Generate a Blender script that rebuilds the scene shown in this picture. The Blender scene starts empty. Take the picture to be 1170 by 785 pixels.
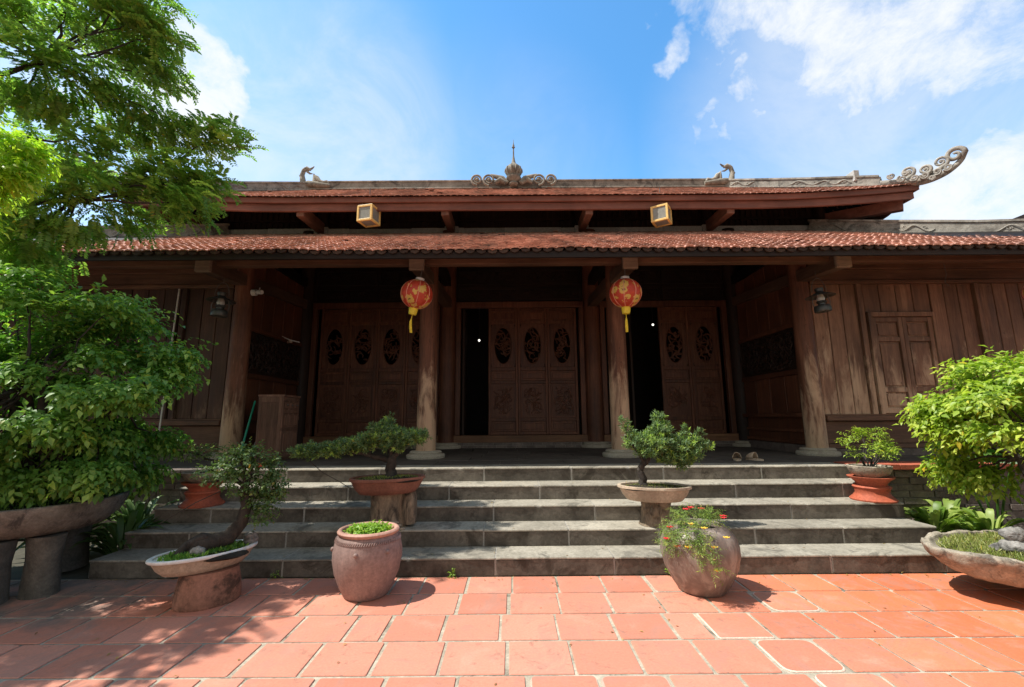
import bpy, math, random
import numpy as np
from mathutils import Vector, Matrix, Euler
PI = math.pi
R_ = math.radians
random.seed(7)
rng = np.random.default_rng(7)
scene = bpy.context.scene
COL = scene.collection

# ------------------------------------------------------------------ camera
def cam_axes(pitch, yaw, roll):
    f0 = Vector((math.sin(yaw), math.cos(yaw), 0)); r0 = Vector((math.cos(yaw), -math.sin(yaw), 0)); u0 = Vector((0, 0, 1))
    f = f0*math.cos(pitch)+u0*math.sin(pitch); u = -f0*math.sin(pitch)+u0*math.cos(pitch)
    r = r0*math.cos(roll)+u*math.sin(roll); u2 = -r0*math.sin(roll)+u*math.cos(roll)
    return r, u2, f
CR, CU, CF = cam_axes(0.1636, 0.0011, -0.0073)
CPOS = Vector((-0.189, 0.0, 1.5))
cd = bpy.data.cameras.new("camera"); cam = bpy.data.objects.new("camera", cd); COL.objects.link(cam)
cd.sensor_width = 36; cd.sensor_fit = 'HORIZONTAL'; cd.lens = 36*506.7/1170
cd.clip_start = 0.05; cd.clip_end = 2000
M = Matrix.Identity(4)
for i in range(3):
    M[i][0] = CR[i]; M[i][1] = CU[i]; M[i][2] = -CF[i]; M[i][3] = CPOS[i]
cam.matrix_world = M
scene.camera = cam
def ray(x, y):
    return CF*506.7 + CR*(x-585) - CU*(y-392.5)
def atY(x, y, Y):
    v = ray(x, y); return CPOS + v*(Y/v.y)

# ------------------------------------------------------------------ light
SUN = Vector((-0.62, -0.085, 1.0)).normalized()
sl = bpy.data.lights.new("sun", 'SUN'); sl.energy = 4.8; sl.angle = R_(0.5); sl.color = (1.0, 0.955, 0.88)
so = bpy.data.objects.new("sun", sl); COL.objects.link(so)
so.rotation_euler = SUN.to_track_quat('Z', 'Y').to_euler(); so.location = SUN*60

vs = scene.view_settings
vs.view_transform = 'Standard'; vs.look = 'None'; vs.exposure = 0.54; vs.gamma = 1.0; vs.use_curve_mapping = False

# ------------------------------------------------------------------ node helpers
def N(nt, typ, **kw):
    n = nt.nodes.new(typ)
    for k, v in kw.items():
        if k == 'inp':
            for kk, vv in v.items(): n.inputs[kk].default_value = vv
        else: setattr(n, k, v)
    return n
def ramp(nt, fac, stops, interp='LINEAR'):
    n = nt.nodes.new('ShaderNodeValToRGB'); n.color_ramp.interpolation = interp
    el = n.color_ramp.elements
    while len(el) < len(stops): el.new(0.5)
    for e, (p, c) in zip(el, stops):
        e.position = p; e.color = (c[0], c[1], c[2], 1) if not isinstance(c, (int, float)) else (c, c, c, 1)
    if fac is not None: nt.links.new(fac, n.inputs[0])
    return n.outputs[0]
def noise(nt, vec, scale, detail=6, rough=0.6, dist=0.0, out='Fac'):
    n = nt.nodes.new('ShaderNodeTexNoise')
    n.inputs['Scale'].default_value = scale; n.inputs['Detail'].default_value = detail
    n.inputs['Roughness'].default_value = rough; n.inputs['Distortion'].default_value = dist
    if vec is not None: nt.links.new(vec, n.inputs['Vector'])
    return n.outputs[out]
def mapv(nt, vec, scale=(1, 1, 1), loc=(0, 0, 0)):
    n = nt.nodes.new('ShaderNodeMapping'); n.inputs['Scale'].default_value = scale; n.inputs['Location'].default_value = loc
    nt.links.new(vec, n.inputs['Vector']); return n.outputs[0]
def math_(nt, op, a, b=None, c=None, clamp=False):
    n = nt.nodes.new('ShaderNodeMath'); n.operation = op; n.use_clamp = clamp
    for i, v in enumerate((a, b, c)):
        if v is None: continue
        if isinstance(v, (int, float)): n.inputs[i].default_value = v
        else: nt.links.new(v, n.inputs[i])
    return n.outputs[0]
def mix(nt, fac, a, b, blend='MIX'):
    n = nt.nodes.new('ShaderNodeMix'); n.data_type = 'RGBA'; n.blend_type = blend; n.clamp_factor = True
    for idx, v in ((0, fac), (6, a), (7, b)):
        if isinstance(v, (int, float)): n.inputs[idx].default_value = v if idx == 0 else (v, v, v, 1)
        elif isinstance(v, (tuple, list)): n.inputs[idx].default_value = (*v[:3], 1)
        else: nt.links.new(v, n.inputs[idx])
    return n.outputs[2]
def maprange(nt, v, a, b, c=0.0, d=1.0, smooth=True):
    n = nt.nodes.new('ShaderNodeMapRange'); n.interpolation_type = 'SMOOTHSTEP' if smooth else 'LINEAR'
    nt.links.new(v, n.inputs[0])
    for i, x in zip((1, 2, 3, 4), (a, b, c, d)): n.inputs[i].default_value = x
    return n.outputs[0]
def bump(nt, h, strength, dist=0.01):
    n = nt.nodes.new('ShaderNodeBump'); n.inputs['Strength'].default_value = strength; n.inputs['Distance'].default_value = dist
    nt.links.new(h, n.inputs['Height']); return n.outputs[0]
class Mat:
    def __init__(s, name):
        s.m = bpy.data.materials.new(name); s.m.use_nodes = True; s.nt = s.m.node_tree
        s.b = s.nt.nodes['Principled BSDF']; s.out = s.nt.nodes['Material Output']
        tc = s.nt.nodes.new('ShaderNodeTexCoord'); s.obj = tc.outputs['Object']
        g = s.nt.nodes.new('ShaderNodeNewGeometry'); s.isl = g.outputs['Random Per Island']; s.pos = g.outputs['Position']
    def sep(s, v):
        n = s.nt.nodes.new('ShaderNodeSeparateXYZ'); s.nt.links.new(v, n.inputs[0]); return n.outputs
    def col(s, c):
        if isinstance(c, tuple): s.b.inputs['Base Color'].default_value = (*c, 1)
        else: s.nt.links.new(c, s.b.inputs['Base Color'])
    def set(s, **k):
        for kk, v in k.items():
            i = s.b.inputs[kk.replace('_', ' ')]
            if isinstance(v, (int, float, tuple)): i.default_value = v
            else: s.nt.links.new(v, i)

# ------------------------------------------------------------------ sky
w = bpy.data.worlds.new("World"); scene.world = w; w.use_nodes = True
nt = w.node_tree; bg = nt.nodes['Background']
sky = N(nt, 'ShaderNodeTexSky', sky_type='NISHITA', sun_disc=False)
sky.sun_elevation = math.asin(SUN.z); sky.sun_rotation = math.atan2(SUN.x, SUN.y) % (2*PI)
sky.air_density = 1.0; sky.dust_density = 0.6; sky.ozone_density = 2.0; sky.altitude = 0
tc = nt.nodes.new('ShaderNodeTexCoord'); D_ = tc.outputs['Generated']
hs = N(nt, 'ShaderNodeHueSaturation', inp={'Saturation': 1.12, 'Value': 1.0}); nt.links.new(sky.outputs[0], hs.inputs['Color'])
base = mix(nt, 1.0, hs.outputs[0], (1.06, 1.66, 1.74), 'MULTIPLY')
wv = N(nt, 'ShaderNodeTexNoise', inp={'Scale': 5.0, 'Detail': 5, 'Roughness': .6}); nt.links.new(D_, wv.inputs['Vector'])
wsub = N(nt, 'ShaderNodeVectorMath', operation='SUBTRACT', inp={1: (.5, .5, .5)}); nt.links.new(wv.outputs['Color'], wsub.inputs[0])
wsc = N(nt, 'ShaderNodeVectorMath', operation='SCALE'); nt.links.new(wsub.outputs[0], wsc.inputs[0]); wsc.inputs['Scale'].default_value = .30
wad = N(nt, 'ShaderNodeVectorMath', operation='ADD'); nt.links.new(D_, wad.inputs[0]); nt.links.new(wsc.outputs[0], wad.inputs[1])
wnm = N(nt, 'ShaderNodeVectorMath', operation='NORMALIZE'); nt.links.new(wad.outputs[0], wnm.inputs[0]); DW = wnm.outputs[0]
n1 = noise(nt, mapv(nt, D_, (1, 1, 1.5)), 3.4, 13, 0.66, 0.5)
n2 = noise(nt, mapv(nt, D_, (1.3, 1, 1.4), (3, 1, 2)), 11.0, 11, 0.70, 0.3)
cn = math_(nt, 'ADD', math_(nt, 'MULTIPLY', n1, 0.45), math_(nt, 'MULTIPLY', n2, 0.55))
def blob(px, py, deg, amp, src=None):
    d = ray(px, py).normalized()
    v = N(nt, 'ShaderNodeVectorMath', operation='DOT_PRODUCT'); nt.links.new(src or DW, v.inputs[0]); v.inputs[1].default_value = d
    return math_(nt, 'MULTIPLY', maprange(nt, v.outputs['Value'], math.cos(R_(deg)), math.cos(R_(deg*.25))), amp)
acc = None
for b_ in ((985, 40, 11, .50), (930, 0, 9, .46), (1060, 20, 12, .46), (960, 85, 7, .40), (830, 15, 7, .38), (780, 25, 4, .34), (1150, -30, 14, .44), (1140, 235, 9, .50), (1075, 250, 7, .46), (1170, 165, 6, .36),
           (215, 85, 7, .52), (180, 40, 6, .50), (250, 130, 5, .44), (748, 74, 3.2, .36), (838, 116, 3.2, .36), (792, 128, 2.0, .30), (60, 120, 9, .36), (100, 200, 9, .36)):
    v = blob(*b_); acc = v if acc is None else math_(nt, 'MAXIMUM', acc, v)
# unseen cloud cover added behind the camera as neutral fill for the shaded front
yb = N(nt, 'ShaderNodeSeparateXYZ'); nt.links.new(DW, yb.inputs[0])
acc = math_(nt, 'MAXIMUM', acc, maprange(nt, yb.outputs[1], .05, -.30, 0, .62))
dens = math_(nt, 'ADD', cn, acc)
cl = maprange(nt, dens, 0.69, 1.10)
hz = None
for b_ in ((330, 190, 24, .55), (100, 190, 24, .55), (560, 230, 20, .18), (1000, 170, 24, .34), (1100, 60, 24, .5)):
    v = blob(*b_, D_); hz = v if hz is None else math_(nt, 'MAXIMUM', hz, v)
cl = math_(nt, 'MAXIMUM', math_(nt, 'MULTIPLY', cl, 0.95), math_(nt, 'MULTIPLY', hz, maprange(nt, n1, .30, .66, .5, 1.1)))
skyc = mix(nt, cl, base, mix(nt, maprange(nt, yb.outputs[1], .1, -.25), (5.6, 5.7, 5.8), (3.5, 3.4, 3.2)))
nt.links.new(skyc, bg.inputs['Color']); bg.inputs['Strength'].default_value = 0.125

# ------------------------------------------------------------------ mesh helpers
class MB:
    """collects verts / faces / material slots for ONE mesh object"""
    def __init__(s): s.v = []; s.f = []; s.mi = []; s.cur = 0
    def add(s, vs, fs):
        o = len(s.v); s.v += [tuple(x) for x in vs]
        for f in fs: s.f.append(tuple(o+i for i in f)); s.mi.append(s.cur)
        return s
    def box(s, x0, x1, y0, y1, z0, z1, xf=None):
        vs = [Vector((x, y, z)) for z in (z0, z1) for y in (y0, y1) for x in (x0, x1)]
        if xf: vs = [xf @ v for v in vs]
        return s.add(vs, [(0, 2, 3, 1), (4, 5, 7, 6), (0, 1, 5, 4), (2, 6, 7, 3), (0, 4, 6, 2), (1, 3, 7, 5)])
    def beam(s, a, b, w_, h_, up=(0, 0, 1)):
        a = Vector(a); b = Vector(b); d = (b-a).normalized(); u = Vector(up); sd = d.cross(u).normalized(); u = sd.cross(d)
        vs = [p+sd*sx*w_/2+u*sz*h_/2 for p in (a, b) for sz in (-1, 1) for sx in (-1, 1)]
        return s.add(vs, [(0, 1, 3, 2), (4, 6, 7, 5), (0, 4, 5, 1), (2, 3, 7, 6), (0, 2, 6, 4), (1, 5, 7, 3)])
    def tube(s, pts, rad, n=10, cap=True, squash=None):
        pts = [Vector(p) for p in pts]; k = len(pts)
        if isinstance(rad, (int, float)): rad = [rad]*k
        rings = []; pu = None
        for i, p in enumerate(pts):
            d = (pts[min(i+1, k-1)]-pts[max(i-1, 0)]).normalized()
            if pu is None: pu = d.orthogonal().normalized() if squash is None else Vector(squash)
            u = (pu-d*pu.dot(d)); u = u.normalized() if u.length > 1e-6 else d.orthogonal().normalized()
            pu = u if squash is None else pu; sd = d.cross(u)
            rings.append([p+(u*math.sin(2*PI*j/n)+sd*math.cos(2*PI*j/n))*rad[i] for j in range(n)])
        vs = [v for r in rings for v in r]; fs = []
        for i in range(k-1):
            for j in range(n): fs.append((i*n+j, i*n+(j+1) % n, (i+1)*n+(j+1) % n, (i+1)*n+j))
        if cap: fs.append(tuple(range(n-1, -1, -1))); fs.append(tuple((k-1)*n+j for j in range(n)))
        return s.add(vs, fs)
    def lathe(s, prof, c=(0, 0, 0), n=40, sx=1, sy=1, rz=0, wob=0, seed=0, xf=None):
        rr = random.Random(seed); ph = [rr.uniform(0, 6.28) for _ in range(4)]
        vs = []; fs = []; k = len(prof); ca, sa = math.cos(rz), math.sin(rz)
        for (r, z) in prof:
            for j in range(n):
                a = 2*PI*j/n; q = r*(1+wob*(math.sin(2*a+ph[0])+.6*math.sin(3*a+ph[1]+z*3)+.4*math.sin(7*a+ph[2]+z*9)))
                x = q*math.cos(a)*sx; y = q*math.sin(a)*sy
                p = Vector((c[0]+x*ca-y*sa, c[1]+x*sa+y*ca, c[2]+z)); vs.append(xf @ p if xf else p)
        for i in range(k-1):
            for j in range(n): fs.append((i*n+j, i*n+(j+1) % n, (i+1)*n+(j+1) % n, (i+1)*n+j))
        if prof[0][0] > 1e-4: fs.append(tuple(range(n-1, -1, -1)))
        if prof[-1][0] > 1e-4: fs.append(tuple((k-1)*n+j for j in range(n)))
        return s.add(vs, fs)
    def ball(s, c, r, sx=1, sy=1, sz=1, n=12, m=8, wob=0, seed=0):
        prof = [(max(r*math.sin(PI*i/m), 1e-5), -r*math.cos(PI*i/m)*sz) for i in range(m+1)]
        return s.lathe(prof, c, n, sx, sy, 0, wob, seed)
    def build(s, name, mats, parent=None, smooth=False, bevel=0, seg=2):
        me = bpy.data.meshes.new(name); me.from_pydata(s.v, [], s.f); me.validate()
        for m in (mats if isinstance(mats, (list, tuple)) else [mats]): me.materials.append(m.m)
        if max(s.mi or [0]) > 0 and len(me.polygons) == len(s.mi): me.polygons.foreach_set('material_index', s.mi)
        o = bpy.data.objects.new(name, me); COL.objects.link(o)
        if parent: o.parent = parent
        if smooth:
            me.polygons.foreach_set('use_smooth', [True]*len(me.polygons)); me.set_sharp_from_angle(angle=R_(50))
        if bevel:
            b = o.modifiers.new('bevel', 'BEVEL'); b.width = bevel; b.segments = seg; b.limit_method = 'ANGLE'; b.angle_limit = R_(40)
        return o
def tag(o, label=None, cat=None, group=None, kind=None):
    for k, v in (('label', label), ('category', cat), ('group', group), ('kind', kind)):
        if v: o[k] = v
    return o
def empty(name, loc, label, cat, group=None):
    o = bpy.data.objects.new(name, None); COL.objects.link(o); o.location = loc; o.empty_display_size = .2
    return tag(o, label, cat, group)
def copy_tree(o, parent=None):
    c = o.copy(); COL.objects.link(c)
    if parent: c.parent = parent
    for ch in list(o.children): copy_tree(ch, c)
    return c

# leaf meshes: arrays of base points, directions, normals, lengths, widths, tip flag
def leaf_obj(name, mat, parent, B, D, Nn, L, W, T=None, fold=.25):
    B = np.asarray(B, float); D = np.asarray(D, float); Nn = np.asarray(Nn, float); n = len(B)
    L = np.broadcast_to(np.asarray(L, float), (n,))[:, None]; W = np.broadcast_to(np.asarray(W, float), (n,))[:, None]
    D /= np.linalg.norm(D, axis=1, keepdims=True)+1e-9
    S = np.cross(D, Nn); S /= np.linalg.norm(S, axis=1, keepdims=True)+1e-9
    U = np.cross(S, D)
    V = np.stack([B, B+D*L*.45+S*W*.5+U*W*fold, B+D*L-U*L*.10, B+D*L*.45-S*W*.5+U*W*fold, B+D*L*.5], 1).reshape(-1, 3)
    base = (np.arange(n)*5)[:, None]
    F = np.concatenate([base+np.array([[0, 4, 1]]), base+np.array([[1, 4, 2]]), base+np.array([[0, 3, 4]]), base+np.array([[4, 3, 2]])], 1).reshape(-1, 3)
    me = bpy.data.meshes.new(name); me.vertices.add(len(V)); me.vertices.foreach_set('co', V.ravel())
    me.loops.add(F.size); me.loops.foreach_set('vertex_index', F.ravel().astype(np.int32))
    me.polygons.add(len(F)); me.polygons.foreach_set('loop_start', (np.arange(len(F))*3).astype(np.int32))
    me.polygons.foreach_set('loop_total', np.full(len(F), 3, np.int32))
    me.update(calc_edges=True)
    if T is not None:
        a = me.attributes.new('tip', 'FLOAT', 'POINT'); a.data.foreach_set('value', np.repeat(np.asarray(T, float), 5))
    me.materials.append(mat.m)
    o = bpy.data.objects.new(name, me); COL.objects.link(o)
    if parent: o.parent = parent
    return o
def unit(a): return a/(np.linalg.norm(a, axis=-1, keepdims=True)+1e-9)
def rdir(n): return unit(rng.normal(size=(n, 3)))

# ------------------------------------------------------------------ materials
def wood(name, dark, mid, light, axis='Z', scale=1.0, wear=None, rough=.6, isl=.35, wearz=None, wearc=(.30, .245, .185)):
    m = Mat(name); nt = m.nt
    s = {'Z': (14, 14, .9), 'X': (.9, 14, 14), 'Y': (14, .9, 14)}[axis]
    off = N(nt, 'ShaderNodeVectorMath', operation='ADD'); nt.links.new(m.obj, off.inputs[0])
    cmb = nt.nodes.new('ShaderNodeCombineXYZ'); k = math_(nt, 'MULTIPLY', m.isl, 17.0)
    for i in range(3): nt.links.new(k, cmb.inputs[i])
    nt.links.new(cmb.outputs[0], off.inputs[1]); P = off.outputs[0]
    g = noise(nt, mapv(nt, P, tuple(a*scale for a in s)), 1.0, 9, .65, .6)
    fine = noise(nt, mapv(nt, P, tuple(a*scale*6 for a in s)), 1.0, 4, .6, .2)
    big = noise(nt, P, 1.1, 4, .6)
    f = math_(nt, 'ADD', math_(nt, 'MULTIPLY', g, .7), math_(nt, 'MULTIPLY', fine, .3))
    c = ramp(nt, f, [(.30, dark), (.52, mid), (.74, light)])
    c = mix(nt, 1.0, c, ramp(nt, big, [(.3, .62), (.7, 1.25)]), 'MULTIPLY')
    c = mix(nt, 1.0, c, ramp(nt, m.isl, [(0, 1-isl), (1, 1+isl)]), 'MULTIPLY')
    if wear is not None:
        z = m.sep(m.obj)[2]
        wm = math_(nt, 'ADD', noise(nt, mapv(nt, P, (5, 5, 1.2)), 1.0, 8, .68, .5), math_(nt, 'MULTIPLY', maprange(nt, z, wearz[0], wearz[1], 1, 0, False), wear))
        c = mix(nt, maprange(nt, wm, .66, .88), c, mix(nt, f, tuple(a*.62 for a in wearc), tuple(a*1.25 for a in wearc)))
        spots = noise(nt, mapv(nt, P, (16, 16, 5)), 1.0, 5, .7, 1.0)
        c = mix(nt, maprange(nt, spots, .62, .70, 0, .75), c, tuple(a*.8 for a in dark))
    m.col(c); m.set(Roughness=ramp(nt, g, [(.3, rough-.1), (.7, rough+.18)]))
    m.b.inputs['Specular IOR Level'].default_value = .35
    m.set(Normal=bump(nt, f, .35, .006))
    return m
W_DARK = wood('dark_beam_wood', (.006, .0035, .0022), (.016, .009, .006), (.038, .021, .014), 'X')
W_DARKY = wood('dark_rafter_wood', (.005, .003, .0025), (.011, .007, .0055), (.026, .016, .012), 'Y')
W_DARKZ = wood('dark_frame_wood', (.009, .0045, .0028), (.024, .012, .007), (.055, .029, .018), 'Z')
W_FASCIA = wood('painted_fascia_wood', (.13, .050, .034), (.22, .088, .060), (.30, .135, .095), 'X', isl=.12)
W_DOOR = wood('red_brown_door_wood', (.046, .017, .009), (.122, .047, .025), (.22, .10, .056), 'Z', 1.4, isl=.2, rough=.5)
W_COL = wood('weathered_column_wood', (.050, .018, .010), (.15, .060, .033), (.27, .125, .072), 'Z', .8, wear=.42, wearz=(.9, 3.4), wearc=(.54, .365, .235))
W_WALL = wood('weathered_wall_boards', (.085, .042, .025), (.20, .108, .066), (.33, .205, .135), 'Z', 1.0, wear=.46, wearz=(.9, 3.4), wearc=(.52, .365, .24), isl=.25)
W_WALLD = wood('shaded_wall_boards', (.026, .012, .008), (.062, .030, .019), (.115, .063, .042), 'Z', 1.0, wear=.30, wearz=(.9, 2.6), wearc=(.20, .13, .085), isl=.25)  # left wing copy of the boards, tree shade put into its darker colour
W_SILL = wood('weathered_sill_wood', (.060, .030, .018), (.145, .076, .046), (.24, .14, .09), 'X', 1.0, isl=.2)
W_THR = wood('orange_brown_sill_wood', (.10, .045, .022), (.20, .098, .050), (.30, .16, .085), 'X', 1.0, isl=.1)
W_CAB = wood('cabinet_wood', (.075, .036, .024), (.18, .095, .065), (.30, .19, .14), 'Z', 1.3, isl=.12)
W_BRACKET = wood('bracket_end_wood', (.05, .028, .018), (.11, .065, .043), (.19, .125, .085), 'Y', 1.0, isl=.1)
W_END = wood('weathered_beam_end', (.14, .10, .075), (.26, .195, .145), (.36, .28, .21), 'X', 2.0, isl=.1)
W_UPB = wood('reddish_bracket_wood', (.12, .055, .035), (.21, .10, .065), (.30, .16, .11), 'Y', 1.0, isl=.1)

def stone(name, c1, c2, scale=4, moss=0.0, bmp=.5, rough=.85, isl=.2, stain=None):
    m = Mat(name); nt = m.nt
    a = noise(nt, m.pos, scale, 10, .68, .3); b = noise(nt, m.pos, scale*9, 6, .7); big = noise(nt, m.pos, scale*.3, 4, .6)
    c = ramp(nt, a, [(.3, c1), (.7, c2)])
    c = mix(nt, 1.0, c, ramp(nt, b, [(.3, .72), (.7, 1.25)]), 'MULTIPLY')
    c = mix(nt, 1.0, c, ramp(nt, m.isl, [(0, 1-isl), (1, 1+isl)]), 'MULTIPLY')
    if moss: c = mix(nt, maprange(nt, big, .62-moss*.2, .78-moss*.2, 0, .85), c, (.028, .036, .016))
    if stain: c = mix(nt, maprange(nt, noise(nt, m.pos, scale*.8, 8, .7, .8), .52, .64, 0, .85), c, stain)
    m.col(c); m.set(Roughness=rough, Normal=bump(nt, math_(nt, 'ADD', a, math_(nt, 'MULTIPLY', b, .4)), bmp, .012))
    m.b.inputs['Specular IOR Level'].default_value = .3
    return m
S_STEP = stone('shaded_riser_stone', (.060, .050, .040), (.185, .160, .128), 3.2, 0, .5, .85, .22, stain=(.05, .04, .03))  # riser darker than the tread: its shade is put into the colour
S_TREAD = stone('sunlit_worn_tread_stone', (.215, .193, .152), (.365, .332, .268), 3.5, 0, .4, .85, .16, stain=(.13, .118, .095))  # worn tread made paler still, the sunlight on it put into the colour
S_MORTAR = stone('pale_mortar', (.25, .235, .21), (.36, .34, .30), 9, 0, .5)
S_FLOOR = stone('dark_porch_stone', (.060, .052, .045), (.115, .10, .085), 6, 0, .25, .8)
S_BASE = stone('pale_column_base_stone', (.33, .29, .225), (.46, .41, .32), 6, 0, .3)
S_ORN = stone('grey_ornament_plaster', (.15, .13, .105), (.40, .36, .29), 7, 0, .6, stain=(.07, .062, .052))
S_RIDGE = stone('weathered_ridge_plaster', (.16, .14, .115), (.42, .385, .325), 4, 0, .8, stain=(.085, .075, .065))
S_FLASH = stone('pale_flashing_plaster', (.36, .34, .31), (.55, .53, .49), 3, 0, .3)
S_BASIN = stone('mossy_basin_stone', (.095, .082, .066), (.27, .235, .185), 6, .25, 1.0, stain=(.05, .045, .038))
S_BASIN2 = stone('dry_basin_stone', (.16, .135, .10), (.43, .37, .285), 8, 0, 1.2, stain=(.09, .075, .06))
S_LEG = stone('shaded_leg_stone', (.05, .045, .037), (.13, .115, .092), 6, .3, 1.0)  # leg stone darkened to carry the shade around the left basin
S_ROCK = stone('grey_rock', (.05, .047, .042), (.40, .375, .34), 9, 0, 1.2)
S_BRICK = stone('old_brick_plinth', (.10, .08, .068), (.22, .175, .15), 6, .1, .9)
M_SOIL = stone('dark_soil', (.018, .013, .009), (.05, .038, .027), 20, 0, 1)
S_GROUND = stone('dirt_ground', (.045, .042, .028), (.09, .08, .055), 1.5, .5, .5)

def terracotta(name, c1, c2, dirt, amt, rough=.75, scale=3):
    m = Mat(name); nt = m.nt
    c = ramp(nt, m.isl, [(0, c1), (.55, tuple((a+b)/2 for a, b in zip(c1, c2))), (1, c2)])
    a = noise(nt, m.pos, scale, 9, .7, .3); b = noise(nt, m.pos, 40, 4, .7)
    c = mix(nt, 1.0, c, ramp(nt, b, [(.3, .75), (.7, 1.2)]), 'MULTIPLY')
    st_ = noise(nt, mapv(nt, m.pos, (2.2, .35, .35)), 1.0, 6, .7)
    c = mix(nt, 1.0, c, ramp(nt, st_, [(.36, .66), (.6, 1.18)]), 'MULTIPLY')
    c = mix(nt, maprange(nt, a, .58-amt*.2, .74-amt*.2, 0, .8), c, dirt)
    m.col(c); m.set(Roughness=rough, Normal=bump(nt, b, .3, .004)); m.b.inputs['Specular IOR Level'].default_value = .3
    return m
T_ROOF = terracotta('roof_tile_terracotta', (.35, .145, .095), (.64, .34, .245), (.12, .085, .065), .30)
T_EDGE = terracotta('shaded_eave_tile', (.045, .028, .022), (.085, .055, .04), (.04, .03, .025), .3)  # roof clay darkened to paint in the shade on the eave ends
T_STAND = terracotta('red_glazed_terracotta', (.36, .085, .042), (.44, .115, .06), (.17, .06, .04), .12, .7, 7)
T_COPING = terracotta('red_coping_tile', (.36, .085, .045), (.46, .13, .075), (.14, .06, .04), .1)
T_JAR = terracotta('purple_brown_jar_clay', (.235, .158, .138), (.27, .184, .160), (.17, .108, .092), .08, .62, 4)
T_JARLIP = terracotta('pink_jar_lip_clay', (.40, .22, .165), (.44, .25, .185), (.28, .14, .11), 0, .6)
T_POTBROWN = terracotta('brown_clay_pot', (.20, .085, .058), (.24, .105, .072), (.11, .05, .036), .1, .6)
T_POTCREAM = terracotta('cream_clay_pot', (.46, .36, .26), (.52, .42, .31), (.36, .25, .16), .0, .55)
T_POTPED = terracotta('stained_concrete_pedestal', (.33, .16, .105), (.37, .18, .12), (.035, .026, .018), .42, .85, 5)
def jar_glaze():
    m = Mat('dark_glazed_jar'); nt = m.nt
    a = noise(nt, mapv(nt, m.pos, (6, 6, 2.2)), 1.0, 8, .65, 1.2); b = noise(nt, m.pos, 30, 5, .7)
    c = ramp(nt, a, [(.32, (.11, .085, .068)), (.5, (.19, .145, .118)), (.62, (.31, .25, .205)), (.75, (.22, .17, .14))])
    m.col(c); m.set(Roughness=ramp(nt, b, [(.3, .32), (.7, .6)]), Normal=bump(nt, b, .2, .004)); return m
T_JARDARK = jar_glaze()

def paving_mat():
    m = Mat('terracotta_paving'); nt = m.nt
    big = noise(nt, m.pos, .55, 4, .6, .4); med = noise(nt, m.pos, 3.2, 8, .65, .5); fine = noise(nt, m.pos, 60, 5, .7)
    x = m.sep(m.pos)[0]
    c = ramp(nt, m.isl, [(0, (.50, .185, .118)), (.5, (.55, .215, .140)), (1, (.61, .255, .172))])
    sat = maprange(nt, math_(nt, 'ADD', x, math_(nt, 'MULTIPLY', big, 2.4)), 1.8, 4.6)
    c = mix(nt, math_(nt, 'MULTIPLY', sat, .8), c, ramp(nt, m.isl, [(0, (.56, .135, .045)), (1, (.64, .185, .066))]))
    c = mix(nt, maprange(nt, med, .54, .74, 0, .55), c, (.60, .30, .215))
    c = mix(nt, 1.0, c, ramp(nt, fine, [(.3, .88), (.7, 1.10)]), 'MULTIPLY')
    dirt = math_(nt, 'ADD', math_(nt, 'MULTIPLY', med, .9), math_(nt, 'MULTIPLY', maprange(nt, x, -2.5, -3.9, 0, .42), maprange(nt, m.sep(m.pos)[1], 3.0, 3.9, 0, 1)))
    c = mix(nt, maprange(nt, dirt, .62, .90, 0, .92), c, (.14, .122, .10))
    film = noise(nt, mapv(nt, m.pos, (1.6, 1.1, 1)), 2.2, 10, .75, 1.2)
    c = mix(nt, maprange(nt, film, .47, .62, 0, .50), c, (.36, .20, .15))
    spot = noise(nt, m.pos, 7, 6, .75, 1.5)
    c = mix(nt, maprange(nt, spot, .57, .66, 0, .7), c, (.30, .15, .105))
    m.col(c); m.set(Roughness=ramp(nt, med, [(.3, .5), (.7, .8)]), Normal=bump(nt, fine, .12, .003)); m.b.inputs['Specular IOR Level'].default_value = .35
    return m
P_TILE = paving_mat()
P_RIM = stone('mineral_tile_edge', (.54, .34, .25), (.66, .50, .40), 9, 0, .3)
P_GROUT = stone('sandy_grout', (.26, .22, .16), (.48, .42, .32), 4, 0, .6, stain=(.10, .088, .065))

def leafmat(name, c1, c2, tipc, trans=.35, rough=.45):
    m = Mat(name); nt = m.nt
    c = ramp(nt, m.isl, [(0, c1), (.982, c2), (.986, tuple(min(1, a*b) for a, b in zip(c2, (1.9, 1.15, .8)))), (1, tuple(min(1, a*b) for a, b in zip(c2, (1.6, .75, .5))))])
    at = N(nt, 'ShaderNodeAttribute', attribute_name='tip')
    c = mix(nt, at.outputs['Fac'], c, tipc)
    m.col(c); m.set(Roughness=rough); m.b.inputs['Specular IOR Level'].default_value = .4
    t = nt.nodes.new('ShaderNodeBsdfTranslucent'); nt.links.new(mix(nt, 1.0, c, (1.35, 1.5, .7), 'MULTIPLY'), t.inputs['Color'])
    ms = nt.nodes.new('ShaderNodeMixShader'); ms.inputs[0].default_value = trans
    nt.links.new(m.b.outputs[0], ms.inputs[1]); nt.links.new(t.outputs[0], ms.inputs[2]); nt.links.new(ms.outputs[0], m.out.inputs['Surface'])
    return m
L_TREE = leafmat('feathery_tree_leaf', (.12, .22, .05), (.23, .38, .085), (.38, .50, .11), .6)
L_YOUNG = leafmat('bright_young_leaf', (.24, .38, .03), (.40, .56, .055), (.50, .60, .08), .6)
L_SHRUB = leafmat('weeping_fig_leaf', (.085, .20, .035), (.18, .36, .060), (.42, .60, .12), .42)
L_SHRUB2 = leafmat('sunlit_fig_leaf', (.17, .27, .024), (.32, .44, .045), (.56, .62, .11), .4)
L_PINE = leafmat('dark_needle_leaf', (.085, .15, .055), (.17, .26, .105), (.42, .60, .09), .25)
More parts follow.
